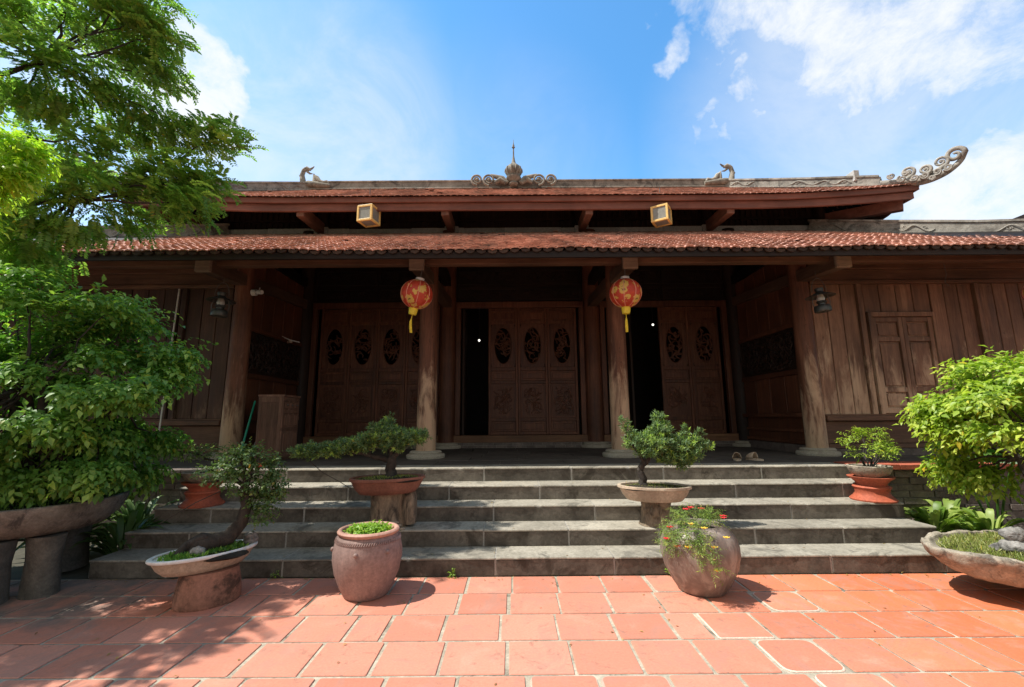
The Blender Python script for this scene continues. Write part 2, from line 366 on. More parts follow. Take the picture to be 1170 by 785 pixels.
L_GRASS = leafmat('moss_grass_blade', (.13, .18, .03), (.30, .35, .08), (.42, .40, .15), .3)
L_LETTUCE = leafmat('fresh_green_leaf', (.16, .30, .03), (.26, .42, .05), (.32, .46, .08), .35)
L_PORT = leafmat('succulent_leaf', (.11, .19, .03), (.22, .31, .055), (.38, .36, .08), .3)
L_BROAD = leafmat('broad_variegated_leaf', (.06, .13, .02), (.15, .25, .03), (.40, .46, .12), .35)
L_BONSAI = leafmat('small_dull_leaf', (.07, .13, .04), (.14, .22, .065), (.25, .34, .09), .35)
def bark(name, c1, c2):
    m = Mat(name); nt = m.nt
    a = noise(nt, mapv(nt, m.pos, (14, 14, 5)), 1.0, 9, .7, .8)
    m.col(ramp(nt, a, [(.35, c1), (.7, c2)])); m.set(Roughness=.9, Normal=bump(nt, a, 1.0, .02)); return m
B_BARK = bark('dark_bark', (.014, .011, .008), (.065, .052, .040))
B_STUMP = bark('old_stump_wood', (.05, .036, .025), (.38, .29, .195))
def plain(name, c, rough=.5, metal=0, emit=0):
    m = Mat(name); nt = m.nt
    a = noise(nt, m.pos, 25, 5, .6)
    m.col(mix(nt, 1.0, (*c,), ramp(nt, a, [(.3, .82), (.7, 1.12)]), 'MULTIPLY')); m.set(Roughness=rough, Metallic=metal)
    if emit: m.b.inputs['Emission Color'].default_value = (1, .95, .85, 1); m.b.inputs['Emission Strength'].default_value = emit
    return m
K_IRON = plain('aged_lamp_metal', (.10, .105, .10), .5, .6)
K_BRASS = plain('yellow_painted_frame', (.80, .53, .17), .4)
K_PANE = plain('smoky_pane', (.26, .26, .225), .2)
K_WHITE = plain('white_plastic', (.62, .60, .56), .5)
K_YELLOW = plain('yellow_silk', (.75, .58, .04), .6)
K_GREEN = plain('green_plastic', (.02, .33, .22), .4)
K_GREY = plain('grey_metal_stick', (.22, .22, .22), .5)
K_RED = plain('red_plastic', (.55, .03, .02), .4)
K_BEIGE = plain('beige_foam', (.50, .38, .27), .7)
K_FLOWR = plain('red_petal', (.65, .02, .03), .6)
K_FLOWY = plain('yellow_petal', (.80, .50, .05), .6)
K_CREAMRIM = plain('white_glazed_rim', (.74, .74, .70), .3)
K_BULB = plain('lit_bulb', (.9, .9, .9), .3, 0, 1.3)
K_CHIM = plain('dusty_lamp_glass', (.42, .41, .38), .25)
K_WIRE = plain('thin_wire', (.10, .09, .08), .6)
def lantern_mat():
    m = Mat('red_lantern_paper'); nt = m.nt
    v = N(nt, 'ShaderNodeTexVoronoi', feature='F1', inp={'Scale': 7.0}); nt.links.new(mapv(nt, m.obj, (1, 1, 1)), v.inputs['Vector'])
    d = v.outputs['Distance']; nn = noise(nt, m.obj, 22, 3, .6)
    d2 = math_(nt, 'ADD', d, math_(nt, 'MULTIPLY', math_(nt, 'SUBTRACT', nn, .5), 1.0))
    red = ramp(nt, nn, [(.3, (.55, .055, .028)), (.7, (.68, .09, .045))])
    gold = mix(nt, maprange(nt, d2, .10, .16), (.30, .17, .05), (.80, .55, .13))
    c = mix(nt, maprange(nt, d2, .43, .49), gold, red)
    m.col(c); m.set(Roughness=.45)
    t = nt.nodes.new('ShaderNodeBsdfTranslucent'); nt.links.new(c, t.inputs['Color'])
    ms = nt.nodes.new('ShaderNodeMixShader'); ms.inputs[0].default_value = .3
    nt.links.new(m.b.outputs[0], ms.inputs[1]); nt.links.new(t.outputs[0], ms.inputs[2]); nt.links.new(ms.outputs[0], m.out.inputs['Surface'])
    return m
K_LANT = lantern_mat()
K_RIB = plain('pale_lantern_rib', (.75, .32, .22), .5)

# ------------------------------------------------------------------ layout numbers (metres, temple axis at x = 0)
D0, TR, HR, WS = 4.534, .364, .1685, 4.254
ZP = 5*HR
YC, YB, BAY = 7.502, 9.803, 1.615
XO = 3*BAY

# ------------------------------------------------------------------ ground
g = MB(); g.add([(-400, -400, -.03), (400, -400, -.03), (400, 400, -.03), (-400, 400, -.03)], [(0, 1, 2, 3)])
tag(g.build('ground', S_GROUND), kind='structure')
g = MB(); TS = .41; rr = random.Random(3)
g.cur = 0; g.add([(-12, -3, -.006), (12, -3, -.006), (12, D0+.02, -.006), (-12, D0+.02, -.006)], [(0, 1, 2, 3)])
k = 0; y1 = D0-.004
while y1 > -2.6:
    y0 = y1-TS
    off = (0.5*(k % 2)+rr.uniform(-.08, .08))*TS
    x = -11.6+off
    while x < 11.6:
        w0 = TS*rr.choice((1, 1, 1, 1, 1, 1, .62)) if rr.random() < .5 else TS
        j = .0105; dz = rr.uniform(-.0012, .0012); rim = (0.5 < x+.2 < 2.4 and rr.random() < .22 and 2.4 < y0 < 4.4) or rr.random() < .015
        ax, bx, ay, by = x+j*rr.uniform(.6, 1.5), x+w0-j*rr.uniform(.6, 1.5), y0+j*rr.uniform(.7, 1.3), y1-j*rr.uniform(.7, 1.3)
        cr = rr.uniform(.006, .016)
        if rim: cr = rr.uniform(.02, .07)
        def ring(ins, z, cr_):
            out = []
            for (cx, cy, a0) in ((bx-ins, by-ins, 0), (ax+ins, by-ins, 90), (ax+ins, ay+ins, 180), (bx-ins, ay+ins, 270)):
                sx = 1 if a0 in (0, 270) else -1; sy = 1 if a0 in (0, 90) else -1
                for q in (0, 30, 60, 90):
                    a = R_(a0+q); out.append((cx-sx*cr_+cr_*math.cos(a), cy-sy*cr_+cr_*math.sin(a), z))
            return out
        g.cur = 1
        r1 = ring(0, -.004, cr); r2 = ring(.004, .0015+dz, cr)
        o = len(g.v); n = len(r1)
        ins = rr.uniform(.006, .014)
        if rim:
            g.cur = 2
            g.add(r1+r2, [(i, (i+1) % n, n+(i+1) % n, n+i) for i in range(n)]+[tuple(range(n, 2*n))])
            r3 = ring(ins, .003+dz, max(.008, cr*rr.uniform(.5, 1.2))); g.cur = 1; g.add(r3, [tuple(range(n))])
        else:
            g.add(r1+r2, [(i, (i+1) % n, n+(i+1) % n, n+i) for i in range(n)]+[tuple(range(n, 2*n))])
        x += w0
    y1 = y0; k += 1
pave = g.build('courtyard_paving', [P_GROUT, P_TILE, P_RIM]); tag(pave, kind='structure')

# ------------------------------------------------------------------ temple
TEMPLE = empty('temple', (0, 0, 0), 'low dark wooden temple with red tiled double roof above broad stone steps', 'temple')
# steps
def tread(mb, x0, x1, y0, y1, z0, z1, rr):
    """slab whose front edge is worn and chipped"""
    n = max(6, int((x1-x0)/.045)); top = []; bot = []
    for i in range(n+1):
        x = x0+(x1-x0)*i/n; ch = rr.uniform(.006, .016) if rr.random() < .06 else 0; w_ = .0025*math.sin(x*5.1)+rr.uniform(-.0018, .0018)
        top.append((x, y0+w_+ch+.004, z1-.0015*abs(math.sin(x*3.3))-ch*.25)); bot.append((x, y0+w_+ch*.4, z0))
    vs = top+bot+[(x1, y1, z1), (x0, y1, z1), (x1, y1, z0), (x0, y1, z0)]; m_ = n+1; a, b, c, d = 2*m_, 2*m_+1, 2*m_+2, 2*m_+3
    mid = [(p[0], p[1]+.03, z1) for p in top]; o = len(vs); vs += mid
    fs = [(m_+i, m_+i+1, i+1, i) for i in range(n)]+[(i, i+1, o+i+1, o+i) for i in range(n)]+[tuple(range(o, o+m_))+(a, b)]+[tuple(range(2*m_-1, m_-1, -1))+(d, c), (b, a, c, d), (0, o, b, d, m_), (n, 2*m_-1, c, a, o+n)]
    mb.add(vs, fs)
rr = random.Random(11)
for i in range(5):
    m = MB(); yf = D0+i*TR; zt = HR*(i+1); zb = HR*i
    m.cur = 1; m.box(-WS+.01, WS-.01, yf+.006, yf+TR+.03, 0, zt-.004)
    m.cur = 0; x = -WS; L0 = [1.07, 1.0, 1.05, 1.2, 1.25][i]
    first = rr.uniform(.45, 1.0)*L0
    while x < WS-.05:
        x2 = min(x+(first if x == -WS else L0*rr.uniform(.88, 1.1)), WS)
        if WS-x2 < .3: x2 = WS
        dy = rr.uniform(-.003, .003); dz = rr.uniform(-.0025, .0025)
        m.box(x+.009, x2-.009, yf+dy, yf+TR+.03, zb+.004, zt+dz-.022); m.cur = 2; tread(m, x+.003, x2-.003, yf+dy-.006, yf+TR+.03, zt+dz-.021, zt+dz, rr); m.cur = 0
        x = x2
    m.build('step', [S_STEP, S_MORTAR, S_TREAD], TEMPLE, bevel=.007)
# porch platform and wing plinths
m = MB(); rr = random.Random(5)
m.cur = 1; m.box(-9.9, 9.9, 6.05, 10.6, .0, ZP-.012)
m.cur = 0; y = D0+5*TR+.034
while y < 10.4:
    x = -9.9; 
    while x < 9.9:
        x2 = min(9.9, x+rr.uniform(.7, 1.0)); 
        if y > D0+5*TR+.1 or abs((x+x2)/2) > 10: pass
        m.box(x+.004, x2-.004, y+.004, y+.596, ZP-.05, ZP+rr.uniform(-.002, .001)); x = x2
    y += .6
m.build('platform', [S_FLOOR, S_MORTAR], TEMPLE, bevel=.004, seg=1)
for s in (-1, 1):
    m = MB(); rr = random.Random(20+s); m.cur = 1
    a, b = (WS+.008, 9.9) if s > 0 else (-9.9, -WS-.008)
    m.box(a, b, 6.02, 6.2, 0, ZP-.06); m.cur = 0
    z = .0
    while z < ZP-.1:
        hh = .085; x = a-rr.uniform(0, .2)
        while x < b:
            x2 = x+rr.uniform(.24, .34); m.box(max(x, a)+.006, min(x2, b)-.006, 6.0+rr.uniform(-.012, .01), 6.1, z+.006, z+hh-.004); x = x2
        z += hh
    m.build('brick_plinth', [S_BRICK, S_MORTAR], TEMPLE, bevel=.006)
    m = MB(); x = a
    while x < b-.02:
        x2 = min(b, x+.3); m.box(x+.003, x2-.003, 5.96, 6.34, ZP-.06, ZP-.004+rr.uniform(-.004, .004)+.012); x = x2
    m.build('coping', T_COPING if s > 0 else S_BRICK, TEMPLE, bevel=.006)

# columns
def column(x, y, r, zt, mat=W_COL, base=True, seed=0):
    m = MB(); rr = random.Random(seed); pr = []
    n = 14
    for i in range(n+1):
        t = i/n; pr.append((r*(1.0-.10*t**1.5)*(1+.012*math.sin(t*9+seed)), ZP+.10+(zt-ZP-.10)*t))
    m.lathe(pr, (x, y, 0), 28, wob=.006, seed=seed)
    c = m.build('column', mat, TEMPLE, smooth=True)
    if base:
        b = MB(); q = r+.155
        b.lathe([(q-.01, ZP-.01), (q, ZP+.012), (q, ZP+.05), (q-.015, ZP+.066), (q-.055, ZP+.072), (q-.055, ZP+.082), (q-.05, ZP+.095), (q-.075, ZP+.118), (r*.6, ZP+.121)], (x, y, 0), 36)
        b.build('column_base', S_BASE, c, smooth=True)
    return c
for i, x in enumerate((-XO, -BAY, BAY, XO)): column(x, YC, .160, 4.40, seed=i+1)
for i, x in enumerate((-XO, -BAY, BAY, XO)): column(x, YB-.02, .185, 5.75, W_DARKZ if abs(x) > 2 else W_DOOR, seed=i+11)
for i, x in enumerate((-9.6, 9.6)): column(x, YC, .178, 4.40, seed=i+21)

# big beams
m = MB()
m.box(-9.8, 9.8, 6.58, 6.72, 3.84, 4.02)                        # eave purlin carried on the arms
m.build('eave_purlin', W_SILL, TEMPLE, bevel=.01)
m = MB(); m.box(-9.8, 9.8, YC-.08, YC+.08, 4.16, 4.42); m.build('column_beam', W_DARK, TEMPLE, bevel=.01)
for x in (-XO, -BAY, BAY, XO):
    m = MB(); m.beam((x, 6.46, 3.80), (x, 9.75, 4.02), .19, .20); arm = m.build('bracket_arm', W_BRACKET, TEMPLE, bevel=.012); m = MB(); m.box(x-.115, x+.115, 6.40, 6.465, 3.69, 3.905); m.build('arm_end', W_END, arm, bevel=.014)
    m = MB(); m.beam((x, YC+.1, 4.5), (x, 9.7, 4.5), .16, .2); m.build('tie_beam', W_DARKY, TEMPLE, bevel=.01)

# ---- roof of overlapping terracotta tiles
E_Y, E_Z, SL, RT_Y = 5.90, 3.80, .492, 9.80
def eave_lift(x, half, amt, start): 
    t = max(0, (abs(x)-start)/(half-start)); return amt*t*t
def tile_slope(mb, half_at, y0, z0, slope, y1, lift_fn, tw=.128, exp=.155, axis='front', sgn=1, jit=random.Random(1)):
    """one slope of arched tiles; half_at(y) is how far the slope reaches sideways"""
    L = math.hypot(y1-y0, slope*(y1-y0)); nr = int(L/exp)+1; dy = (y1-y0)/nr; dz = dy*slope
    for r in range(nr):
        ya = y0+r*dy; h = half_at(ya+dy*.5); n = int(2*h/tw); x0 = -n*tw/2
        for c in range(n):
            xc = x0+(c+.5)*tw+jit.uniform(-.004, .004); slip = jit.random() < .003; zl = jit.uniform(-.003, .003)+(.008 if slip else 0); yl = jit.uniform(-.007, .007)-(.045 if slip else 0)
            vs = []
            for (yy, zz) in ((ya-.03+yl, z0+r*dz+.030+zl), (ya+dy+.02, z0+(r+1)*dz+.012)):
                fall = max(0, 1-(yy-y0)/(y1-y0))
                for q, zz2 in ((-.52, 0), (-.34, .013), (0, .018), (.34, .013), (.52, 0)):
                    xx = xc+q*tw; lf = lift_fn(xx)*fall
                    vs.append((xx, yy, zz+zz2+lf-slope*.03*(1 if yy < ya else 0)))
            lo = [(v[0], v[1]+.004, v[2]-.016) for v in vs[:5]]
            if axis == 'side': vs = [(sgn*(v[1]), -v[0]*sgn, v[2]) for v in vs]; lo = [(sgn*(v[1]), -v[0]*sgn, v[2]) for v in lo]
            fs = [(i, i+1, 6+i, 5+i) for i in range(4)]+[(11+i, 1+i, i, 10+i)[::1] for i in range(4)]
            mb.add(vs+lo, fs)
    return mb
LH = 10.6                                                        # half length of the lower eave, its corners out of frame
LOWER = MB()
lift1 = lambda x: eave_lift(x, LH, .28, 7.0)+.010*math.sin(x*1.3+.5)+.007*math.sin(x*3.1)+.005*math.sin(x*7.7+2)
tile_slope(LOWER, lambda y: LH+.16-(y-E_Y), E_Y, E_Z, SL, RT_Y-.02, lift1, jit=random.Random(2))
roof1 = LOWER.build('lower_roof', T_ROOF, TEMPLE, smooth=True)
m = MB()                                                         # deck boards under the tiles
NX = 40
def deck(mb, half0, half1, y0, y1, z0, slope, lift, th=.05):
    vt = []; 
    for i in range(NX+1):
        t = -1+2*i/NX
        xa, xb = half0*t, half1*t
        vt += [(xa, y0, z0+lift(xa)), (xb, y1, z0+slope*(y1-y0)), (xa, y0, z0+lift(xa)-th), (xb, y1, z0+slope*(y1-y0)-th)]
    fs = []
    for i in range(NX):
        o = 4*i; fs += [(o, o+4, o+5, o+1), (o+2, o+3, o+7, o+6), (o, o+2, o+6, o+4), (o+1, o+5, o+7, o+3)]
    mb.add(vt, fs+[(0, 1, 3, 2), (4*NX, 4*NX+2, 4*NX+3, 4*NX+1)])
deck(m, LH-.03, LH-(RT_Y-E_Y), E_Y+.06, RT_Y, E_Z+.01, SL, lift1)
for s in (-1, 1):                                                # side slopes, plain, seen only from aside
    m.add([(s*LH, E_Y, E_Z+.28), (s*(LH-3.9), RT_Y, 5.72), (s*(LH-3.9), 12.6, 5.72), (s*LH, 16.5, E_Z+.28)], [(0, 1, 2, 3)])
m.add([(-LH, 16.5, E_Z+.28), (LH, 16.5, E_Z+.28), (LH-3.9, 12.6, 5.72), (-LH+3.9, 12.6, 5.72)], [(0, 1, 2, 3)])
m.build('roof_deck', W_DARKY, roof1)
m = MB()
for i in range(88):
    x = -9.9+i*.2276; m.beam((x, E_Y+.10, E_Z+.025-.065+lift1(x)), (x, 9.72, E_Z-.035+SL*(9.72-E_Y)-.03), .07, .07)
m.build('rafter', W_DARKY, roof1)
tag(roof1.children[-1], kind='stuff')
m = MB()                                                         # scalloped eave ends, their shade put into the dark tile colour
for i in range(int(2*LH/.155)):
    x = -LH+(i+.5)*.155; z = E_Z+.012+lift1(x)
    m.add([(x-.07, E_Y-.005, z), (x+.07, E_Y-.005, z), (x+.05, E_Y-.005, z-.035), (x, E_Y-.005, z-.052), (x-.05, E_Y-.005, z-.035),
           (x-.07, E_Y+.02, z), (x+.07, E_Y+.02, z), (x+.05, E_Y+.02, z-.035), (x, E_Y+.02, z-.052), (x-.05, E_Y+.02, z-.035)],
          [(0, 4, 3, 2, 1), (5, 6, 7, 8, 9)]+[(i2, (i2+1) % 5, 5+(i2+1) % 5, 5+i2) for i2 in range(5)])
m.build('eave_tile_edge', T_EDGE, roof1)
m = MB(); m.box(-LH+.3, LH-.3, E_Y+.03, E_Y+.07, E_Z-.10, E_Z-.005); m.build('eave_board', W_DARK, roof1)
# pale flashing where the lower roof meets the upper storey
m = MB(); x = -7.0; rr = random.Random(9)
while x < 7.0:
    x2 = min(7.0, x+rr.uniform(.9, 1.5)); d = rr.uniform(0, .02); m.box(x+.002, x2-.002, 9.72-d, 9.83, 5.70, 5.825+d*.8); x = x2
for x in (-4.571, -1.556, 1.45, 4.4): m.box(x-.16, x+.16, 9.66, 9.84, 5.70, 5.855)
m.build('flashing', S_FLASH, roof1, bevel=.01)
def carved_band(mb, a, b, h, th, seed, scroll=True, base=.0):
    """a plaster ridge from a to b with scroll reliefs on its front"""
    a = Vector(a); b = Vector(b); d = (b-a); L = d.length; d.normalize(); up = Vector((0, 0, 1)); nrm = d.cross(up).normalized()
    if nrm.y > 0: nrm = -nrm
    mb.beam(a+up*h*.5, b+up*h*.5, th, h); mb.beam(a+up*(h+.02), b+up*(h+.02), th+.05, .04)
    mb.beam(a+up*.02, b+up*.02, th+.03, .04)
    if scroll:
        rr = random.Random(seed); s = .2
        while s < L-.5:
            ln = rr.uniform(.5, .8); pts = []
            for i in range(22):
                t = i/21; pts.append(a+d*(s+ln*t)+nrm*(th/2+.004)+up*(h*.5+h*.24*math.sin(t*PI*3.0+seed)))
            mb.tube(pts, [.012+.012*math.sin(PI*i/21) for i in range(22)], 6)
            for q in (.25, .75):
                c = a+d*(s+ln*q)+nrm*(th/2+.004)+up*h*.52
                mb.tube([c+(d*math.cos(t*.7)+up*math.sin(t*.7))*(.045-.003*t) for t in range(13)], .011, 5)
            s += ln+rr.uniform(.5, 1.0)
for s in (-1, 1):
    m = MB(); carved_band(m, (s*6.75, 9.72, 5.64), (s*8.6, 7.86, 4.75), .26, .22, 3); carved_band(m, (s*8.6, 7.86, 4.75), (s*10.5, 5.98, 3.98), .26, .22, 5)
    m.build('hip_ridge', S_RIDGE, roof1, bevel=.006)
m = MB(); m.box(-6.7, 6.7, 9.84, 12.6, 4.95, 5.15); m.build('loft_floor', W_DARK, TEMPLE)

# ---- upper storey wall
m = MB(); m.box(-7.1, 7.1, YB+.03, YB+.12, 5.6, 6.75)
x = -7.0
while x < 7.0: m.box(x, x+.05, YB-.005, YB+.03, 5.83, 6.6); x += .13
m.box(-7.1, 7.1, YB-.04, YB+.03, 6.03, 6.08); m.box(-7.1, 7.1, YB-.05, YB+.03, 6.36, 6.5)
for s in (-1, 1): m.box(s*7.05-.05, s*7.05+.05, YB, 12.6, 5.6, 6.75)
m.box(-7.1, 7.1, 12.5, 12.6, 3.0, 6.75)
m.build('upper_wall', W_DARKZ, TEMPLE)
for x in (-7.05, -4.571, -1.556, 1.45, 4.4, 7.05):
    m = MB(); m.lathe([(.13, 5.6), (.13, 6.7)], (x, YB-.03, 0), 16); m.build('upper_post', W_DARKZ, TEMPLE, smooth=True)
for x in (-4.571, -1.556, 1.45, 4.4):
    m = MB(); m.beam((x, 8.66, 5.765), (x, YB, 5.83), .16, .24); m.build('upper_bracket', W_UPB, TEMPLE, bevel=.014)

# ---- upper roof
UE_Y, UE_Z, USL, UR_Y, UR_Z, UH = 8.5, 5.98, .592, 11.2, 7.585, 8.30
lift2 = lambda x: eave_lift(x, UH, .20, 4.6)
UP = MB()
tile_slope(UP, lambda y: UH-(y-UE_Y), UE_Y, UE_Z, USL, UR_Y, lift2, jit=random.Random(4))
for s in (-1, 1):
    S2 = MB(); 
    tile_slope(S2, lambda d: 2.7-(d-(-UH)), -UH, UE_Z, USL, -UH+2.7, lambda x: eave_lift(x, 2.7, .2, .2), axis='front', jit=random.Random(6))
    o = len(UP.v)
    # local: x along the side, y from -UH inward -> world x = s*(-y), world y = UR_Y + x*s
    vv = [(-s*v[1], UR_Y+v[0]*s, v[2]) for v in S2.v]
    UP.add(vv, S2.f)
roof2 = UP.build('upper_roof', T_ROOF, TEMPLE, smooth=True)
m = MB(); deck(m, UH-.03, UH-(UR_Y-UE_Y), UE_Y+.05, UR_Y, UE_Z+.012, USL, lift2)
for s in (-1, 1):
    n = 12; vt = []
    for i in range(n+1):
        t = -1+2*i/n; vt += [(s*(UH-.05), UR_Y+2.65*t, UE_Z+.01+.2*t*t), (s*(UH-2.7), UR_Y, UR_Z-.01)]
    m.add(vt, [(2*i, 2*i+2, 2*i+3, 2*i+1) for i in range(n)])
m.add([(-UH, 13.9, UE_Z+.2), (UH, 13.9, UE_Z+.2), (UH-2.7, UR_Y, UR_Z), (-UH+2.7, UR_Y, UR_Z)], [(0, 1, 2, 3)])
m.build('roof_deck', W_DARKY, roof2)
# fascia: two stepped boards following the lifted eave, right round both corners
def ribbon(mb, path, th, zt, zb, lift):
    vs = []
    for (x, y, nx, ny) in path:
        lf = lift(x, y)
        vs += [(x, y, zt+lf), (x, y, zb+lf), (x-nx*th, y-ny*th, zt+lf), (x-nx*th, y-ny*th, zb+lf)]
    n = len(path); fs = []
    for i in range(n-1):
        o = 4*i; fs += [(o, o+1, o+5, o+4), (o+2, o+6, o+7, o+3), (o, o+4, o+6, o+2), (o+1, o+3, o+7, o+5)]
    mb.add(vs, fs+[(0, 2, 3, 1), (4*n-4, 4*n-3, 4*n-1, 4*n-2)])
def lift2xy(x, y): return lift2(x) if abs(y-UE_Y) < .6 else .2*min(1, abs((UR_Y-y)/2.7))**2
def fpath(ins):
    p = [(-UH+ins, UR_Y-(UR_Y-UE_Y-ins)*i/8, -1, 0) for i in range(8)]
    p += [(-UH+ins+(2*UH-2*ins)*i/48, UE_Y+ins, 0, -1) for i in range(49)]
    return p+[(UH-ins, UE_Y+ins+(UR_Y-UE_Y-ins)*i/8, 1, 0) for i in range(1, 9)]
m = MB(); ribbon(m, fpath(.03), .05, UE_Z+.012, UE_Z-.10, lift2xy); ribbon(m, fpath(.10), .06, UE_Z-.10, UE_Z-.25, lift2xy)
m.build('fascia_board', W_FASCIA, roof2)
m = MB()
for i in range(60):
    x = -7.9+i*.268; m.beam((x, UE_Y+.2, UE_Z-.07+lift2(x)), (x, YB+.1, UE_Z-.07+USL*1.5+lift2(x)*.4), .06, .07)
m.build('rafter', W_DARKY, roof2)
tag(roof2.children[-1], kind='stuff')
for s in (-1, 1):
    m = MB(); m.beam((s*7.0, YB+.05, 6.0), (s*8.12, UE_Y+.28, 5.86), .16, .24); m.build('corner_beam', W_FASCIA, roof2, bevel=.01)
# ridge
m = MB(); carved_band(m, (-5.75, UR_Y, UR_Z-.02), (5.6, UR_Y, UR_Z-.02), .20, .22, 7, scroll=False); m.build('ridge', S_RIDGE, roof2, bevel=.008)
def spiral(c, r0, r1, a0, turns, ax=(1, 0, 0), n=26, sgn=1):
    ax = Vector(ax).normalized(); up = Vector((0, 0, 1)); c = Vector(c)
    return [c+(ax*math.cos(a0+sgn*turns*2*PI*i/n)+up*math.sin(a0+sgn*turns*2*PI*i/n))*(r0+(r1-r0)*i/n) for i in range(n+1)]
for s in (-1, 1):
    m = MB(); p0 = Vector((s*5.6, UR_Y, UR_Z-.02)); p1 = Vector((s*7.0, 9.8, 6.80)); p2 = Vector((s*7.85, 8.95, 6.36)); p3 = Vector((s*8.32, 8.48, 6.20))
    carved_band(m, p0, p1, .20, .2, 11); carved_band(m, p1, p2, .20, .2, 13)
    m.build('hip_ridge', S_RIDGE, roof2, bevel=.006)
    # corner scroll: tail swinging up and out with volutes along its back
    m = MB(); d = (p3-p1); d.z = 0; d.normalize(); fl = lambda v: Vector((v.x*s, v.y, v.z))
    W3 = lambda px, py, Y: fl(atY(px, py, Y))
    body = [W3(1005, 212, 8.85), W3(1030, 209, 8.65), W3(1055, 207, 8.46), W3(1077, 199, 8.36), W3(1092, 189, 8.28), W3(1100, 180, 8.22)]
    pts = []
    for i in range(len(body)-1):
        a = body[max(i-1, 0)]; b = body[i]; c = body[i+1]; e = body[min(i+2, len(body)-1)]
        for t in (0, .2, .4, .6, .8):
            pts.append(.5*((2*b)+(c-a)*t+(2*a-5*b+4*c-e)*t*t+(3*b-a-3*c+e)*t**3))
    dd = (W3(1100, 178, 8.22)-W3(1060, 178, 8.6)).normalized(); dd.z = 0
    tipc = W3(1091, 177, 8.24); sp = spiral(tipc, .155, .03, R_(-8), 1.35, dd, 34); pts += sp[1:]
    nb = len(pts); m.tube(pts, [.10-.050*min(1, i/20) if i <= 25 else max(.022, .050-.0008*(i-25)) for i in range(nb)], 10); 
    for (px, py, Y, r) in ((1075, 185, 8.36, .115), (1057, 194, 8.46, .10), (1037, 197, 8.6, .115)):
        c = W3(px, py, Y); m.tube(spiral(c, r, .02, R_(-60), 1.6, dd, 26), [.034-.0007*i for i in range(27)], 8); m.ball(c, .025)
        m.tube([c+dd*r*.6-Vector((0, 0, r*.85)), c-dd*.10-Vector((0, 0, r+.05)), c-dd*.3-Vector((0, 0, r+.07)), c-dd*.5-Vector((0, 0, r+.06))], [.045, .05, .045, .02], 8)
    for (px, py, Y, r) in ((1078, 194, 8.34, .07), (1066, 199, 8.38, .07), (1052, 203, 8.44, .075), (1040, 206, 8.52, .07), (1026, 207, 8.62, .075), (1014, 204, 8.72, .06), (1060, 206, 8.38, .05), (1030, 201, 8.6, .05)):
        c = W3(px, py, Y); c.y -= .09; m.tube(spiral(c, r, .015, px, 1.5, dd, 18), .022, 6)
    m.build('corner_scroll', S_RIDGE, roof2, smooth=True)
    m = MB(); q = p1+(p2-p1)*.62+Vector((0, 0, .2)); m.box(q.x-.06, q.x+.06, q.y-.14, q.y+.14, q.z-.1, q.z+.15, None); m.build('ridge_block', S_FLASH, roof2, bevel=.01)
    # crouching dragon at the end of the main ridge: coiled body, raised neck, open jaw
    m = MB(); bx = s*5.72; f = -s; zr = UR_Z+.2
    P = lambda u, z, y=0: (bx+f*u*1.15, UR_Y-.14+y, zr-.1+z*1.45)
    m.tube([P(-.02, 0), P(-.05, .10), P(-.07, .20), P(-.04, .29), P(.04, .33), P(.12, .30)], [.085, .075, .06, .058, .06, .035], 10)
    m.tube([P(.06, .30), P(.15, .33), P(.20, .37)], [.035, .028, .012], 8); m.tube([P(.04, .27), P(.11, .225), P(.17, .22)], [.035, .025, .012], 8)
    m.tube([P(.24, 0), P(.23, .12), P(.20, .22)], [.07, .06, .015], 8)
    m.tube([P(.20, .2), P(.28, .14), P(.34, .06), P(.44, .04), P(.52, .06), P(.56, .02)], [.02, .06, .07, .055, .045, .03], 10)
    m.tube([P(-.12, -.02), P(.1, .02), P(.3, .0), P(.6, -.02)], [.05, .09, .09, .05], 10)
    for i in range(4): m.ball(P(-.02-.03*i, .33-.05*i, 0), .035, n=8, m=6)
    m.build('ridge_dragon', S_ORN, roof2, smooth=True)
# finial with volutes in the middle of the ridge
m = MB(); zr = UR_Z-.0; cx, cy = -.10, UR_Y-.20
m.lathe([(.10, zr), (.13, zr+.04), (.10, zr+.10), (.19, zr+.17), (.20, zr+.22), (.14, zr+.26), (.155, zr+.30), (.20, zr+.37), (.215, zr+.44), (.19, zr+.52), (.12, zr+.59), (.065, zr+.64), (.045, zr+.72), (.03, zr+.80), (.022, zr+.86)], (cx, cy, 0), 28, wob=.01)
for k in range(10):
    a = k*PI/5; m.tube([(cx+.20*math.cos(a)*q, cy+.20*math.sin(a)*q, zr+z) for q, z in ((.9, .32), (1.08, .40), (1.06, .47), (.8, .54))], [.02, .035, .03, .01], 6)
m.lathe([(.02, zr+.84), (.018, zr+1.10), (.045, zr+1.115), (.045, zr+1.125), (.016, zr+1.14), (.03, zr+1.18), (.012, zr+1.22), (.003, zr+1.36)], (cx, cy, 0), 12)
for s in (-1, 1):
    for (dx, dz, r) in ((.98, .16, .155), (.66, .155, .165)):
        c = (cx+s*dx, cy-.04, zr+dz); m.tube(spiral(c, r, .03, R_(-90), 1.9, (s, 0, 0), 40), [.034-.0004*i for i in range(41)], 8)
        m.ball(c, .05, sy=.7)
    m.tube([(cx+s*.15, cy, zr+.08), (cx+s*.3, cy, zr+.22), (cx+s*.5, cy, zr+.27), (cx+s*.62, cy, zr+.31)], [.05, .07, .06, .04], 8)
    m.tube([(cx+s*.2, cy-.05, zr+.05), (cx+s*.36, cy-.05, zr+.15), (cx+s*.5, cy-.05, zr+.06)], [.06, .08, .05], 8)
m.build('ridge_finial', S_ORN, roof2, smooth=True)

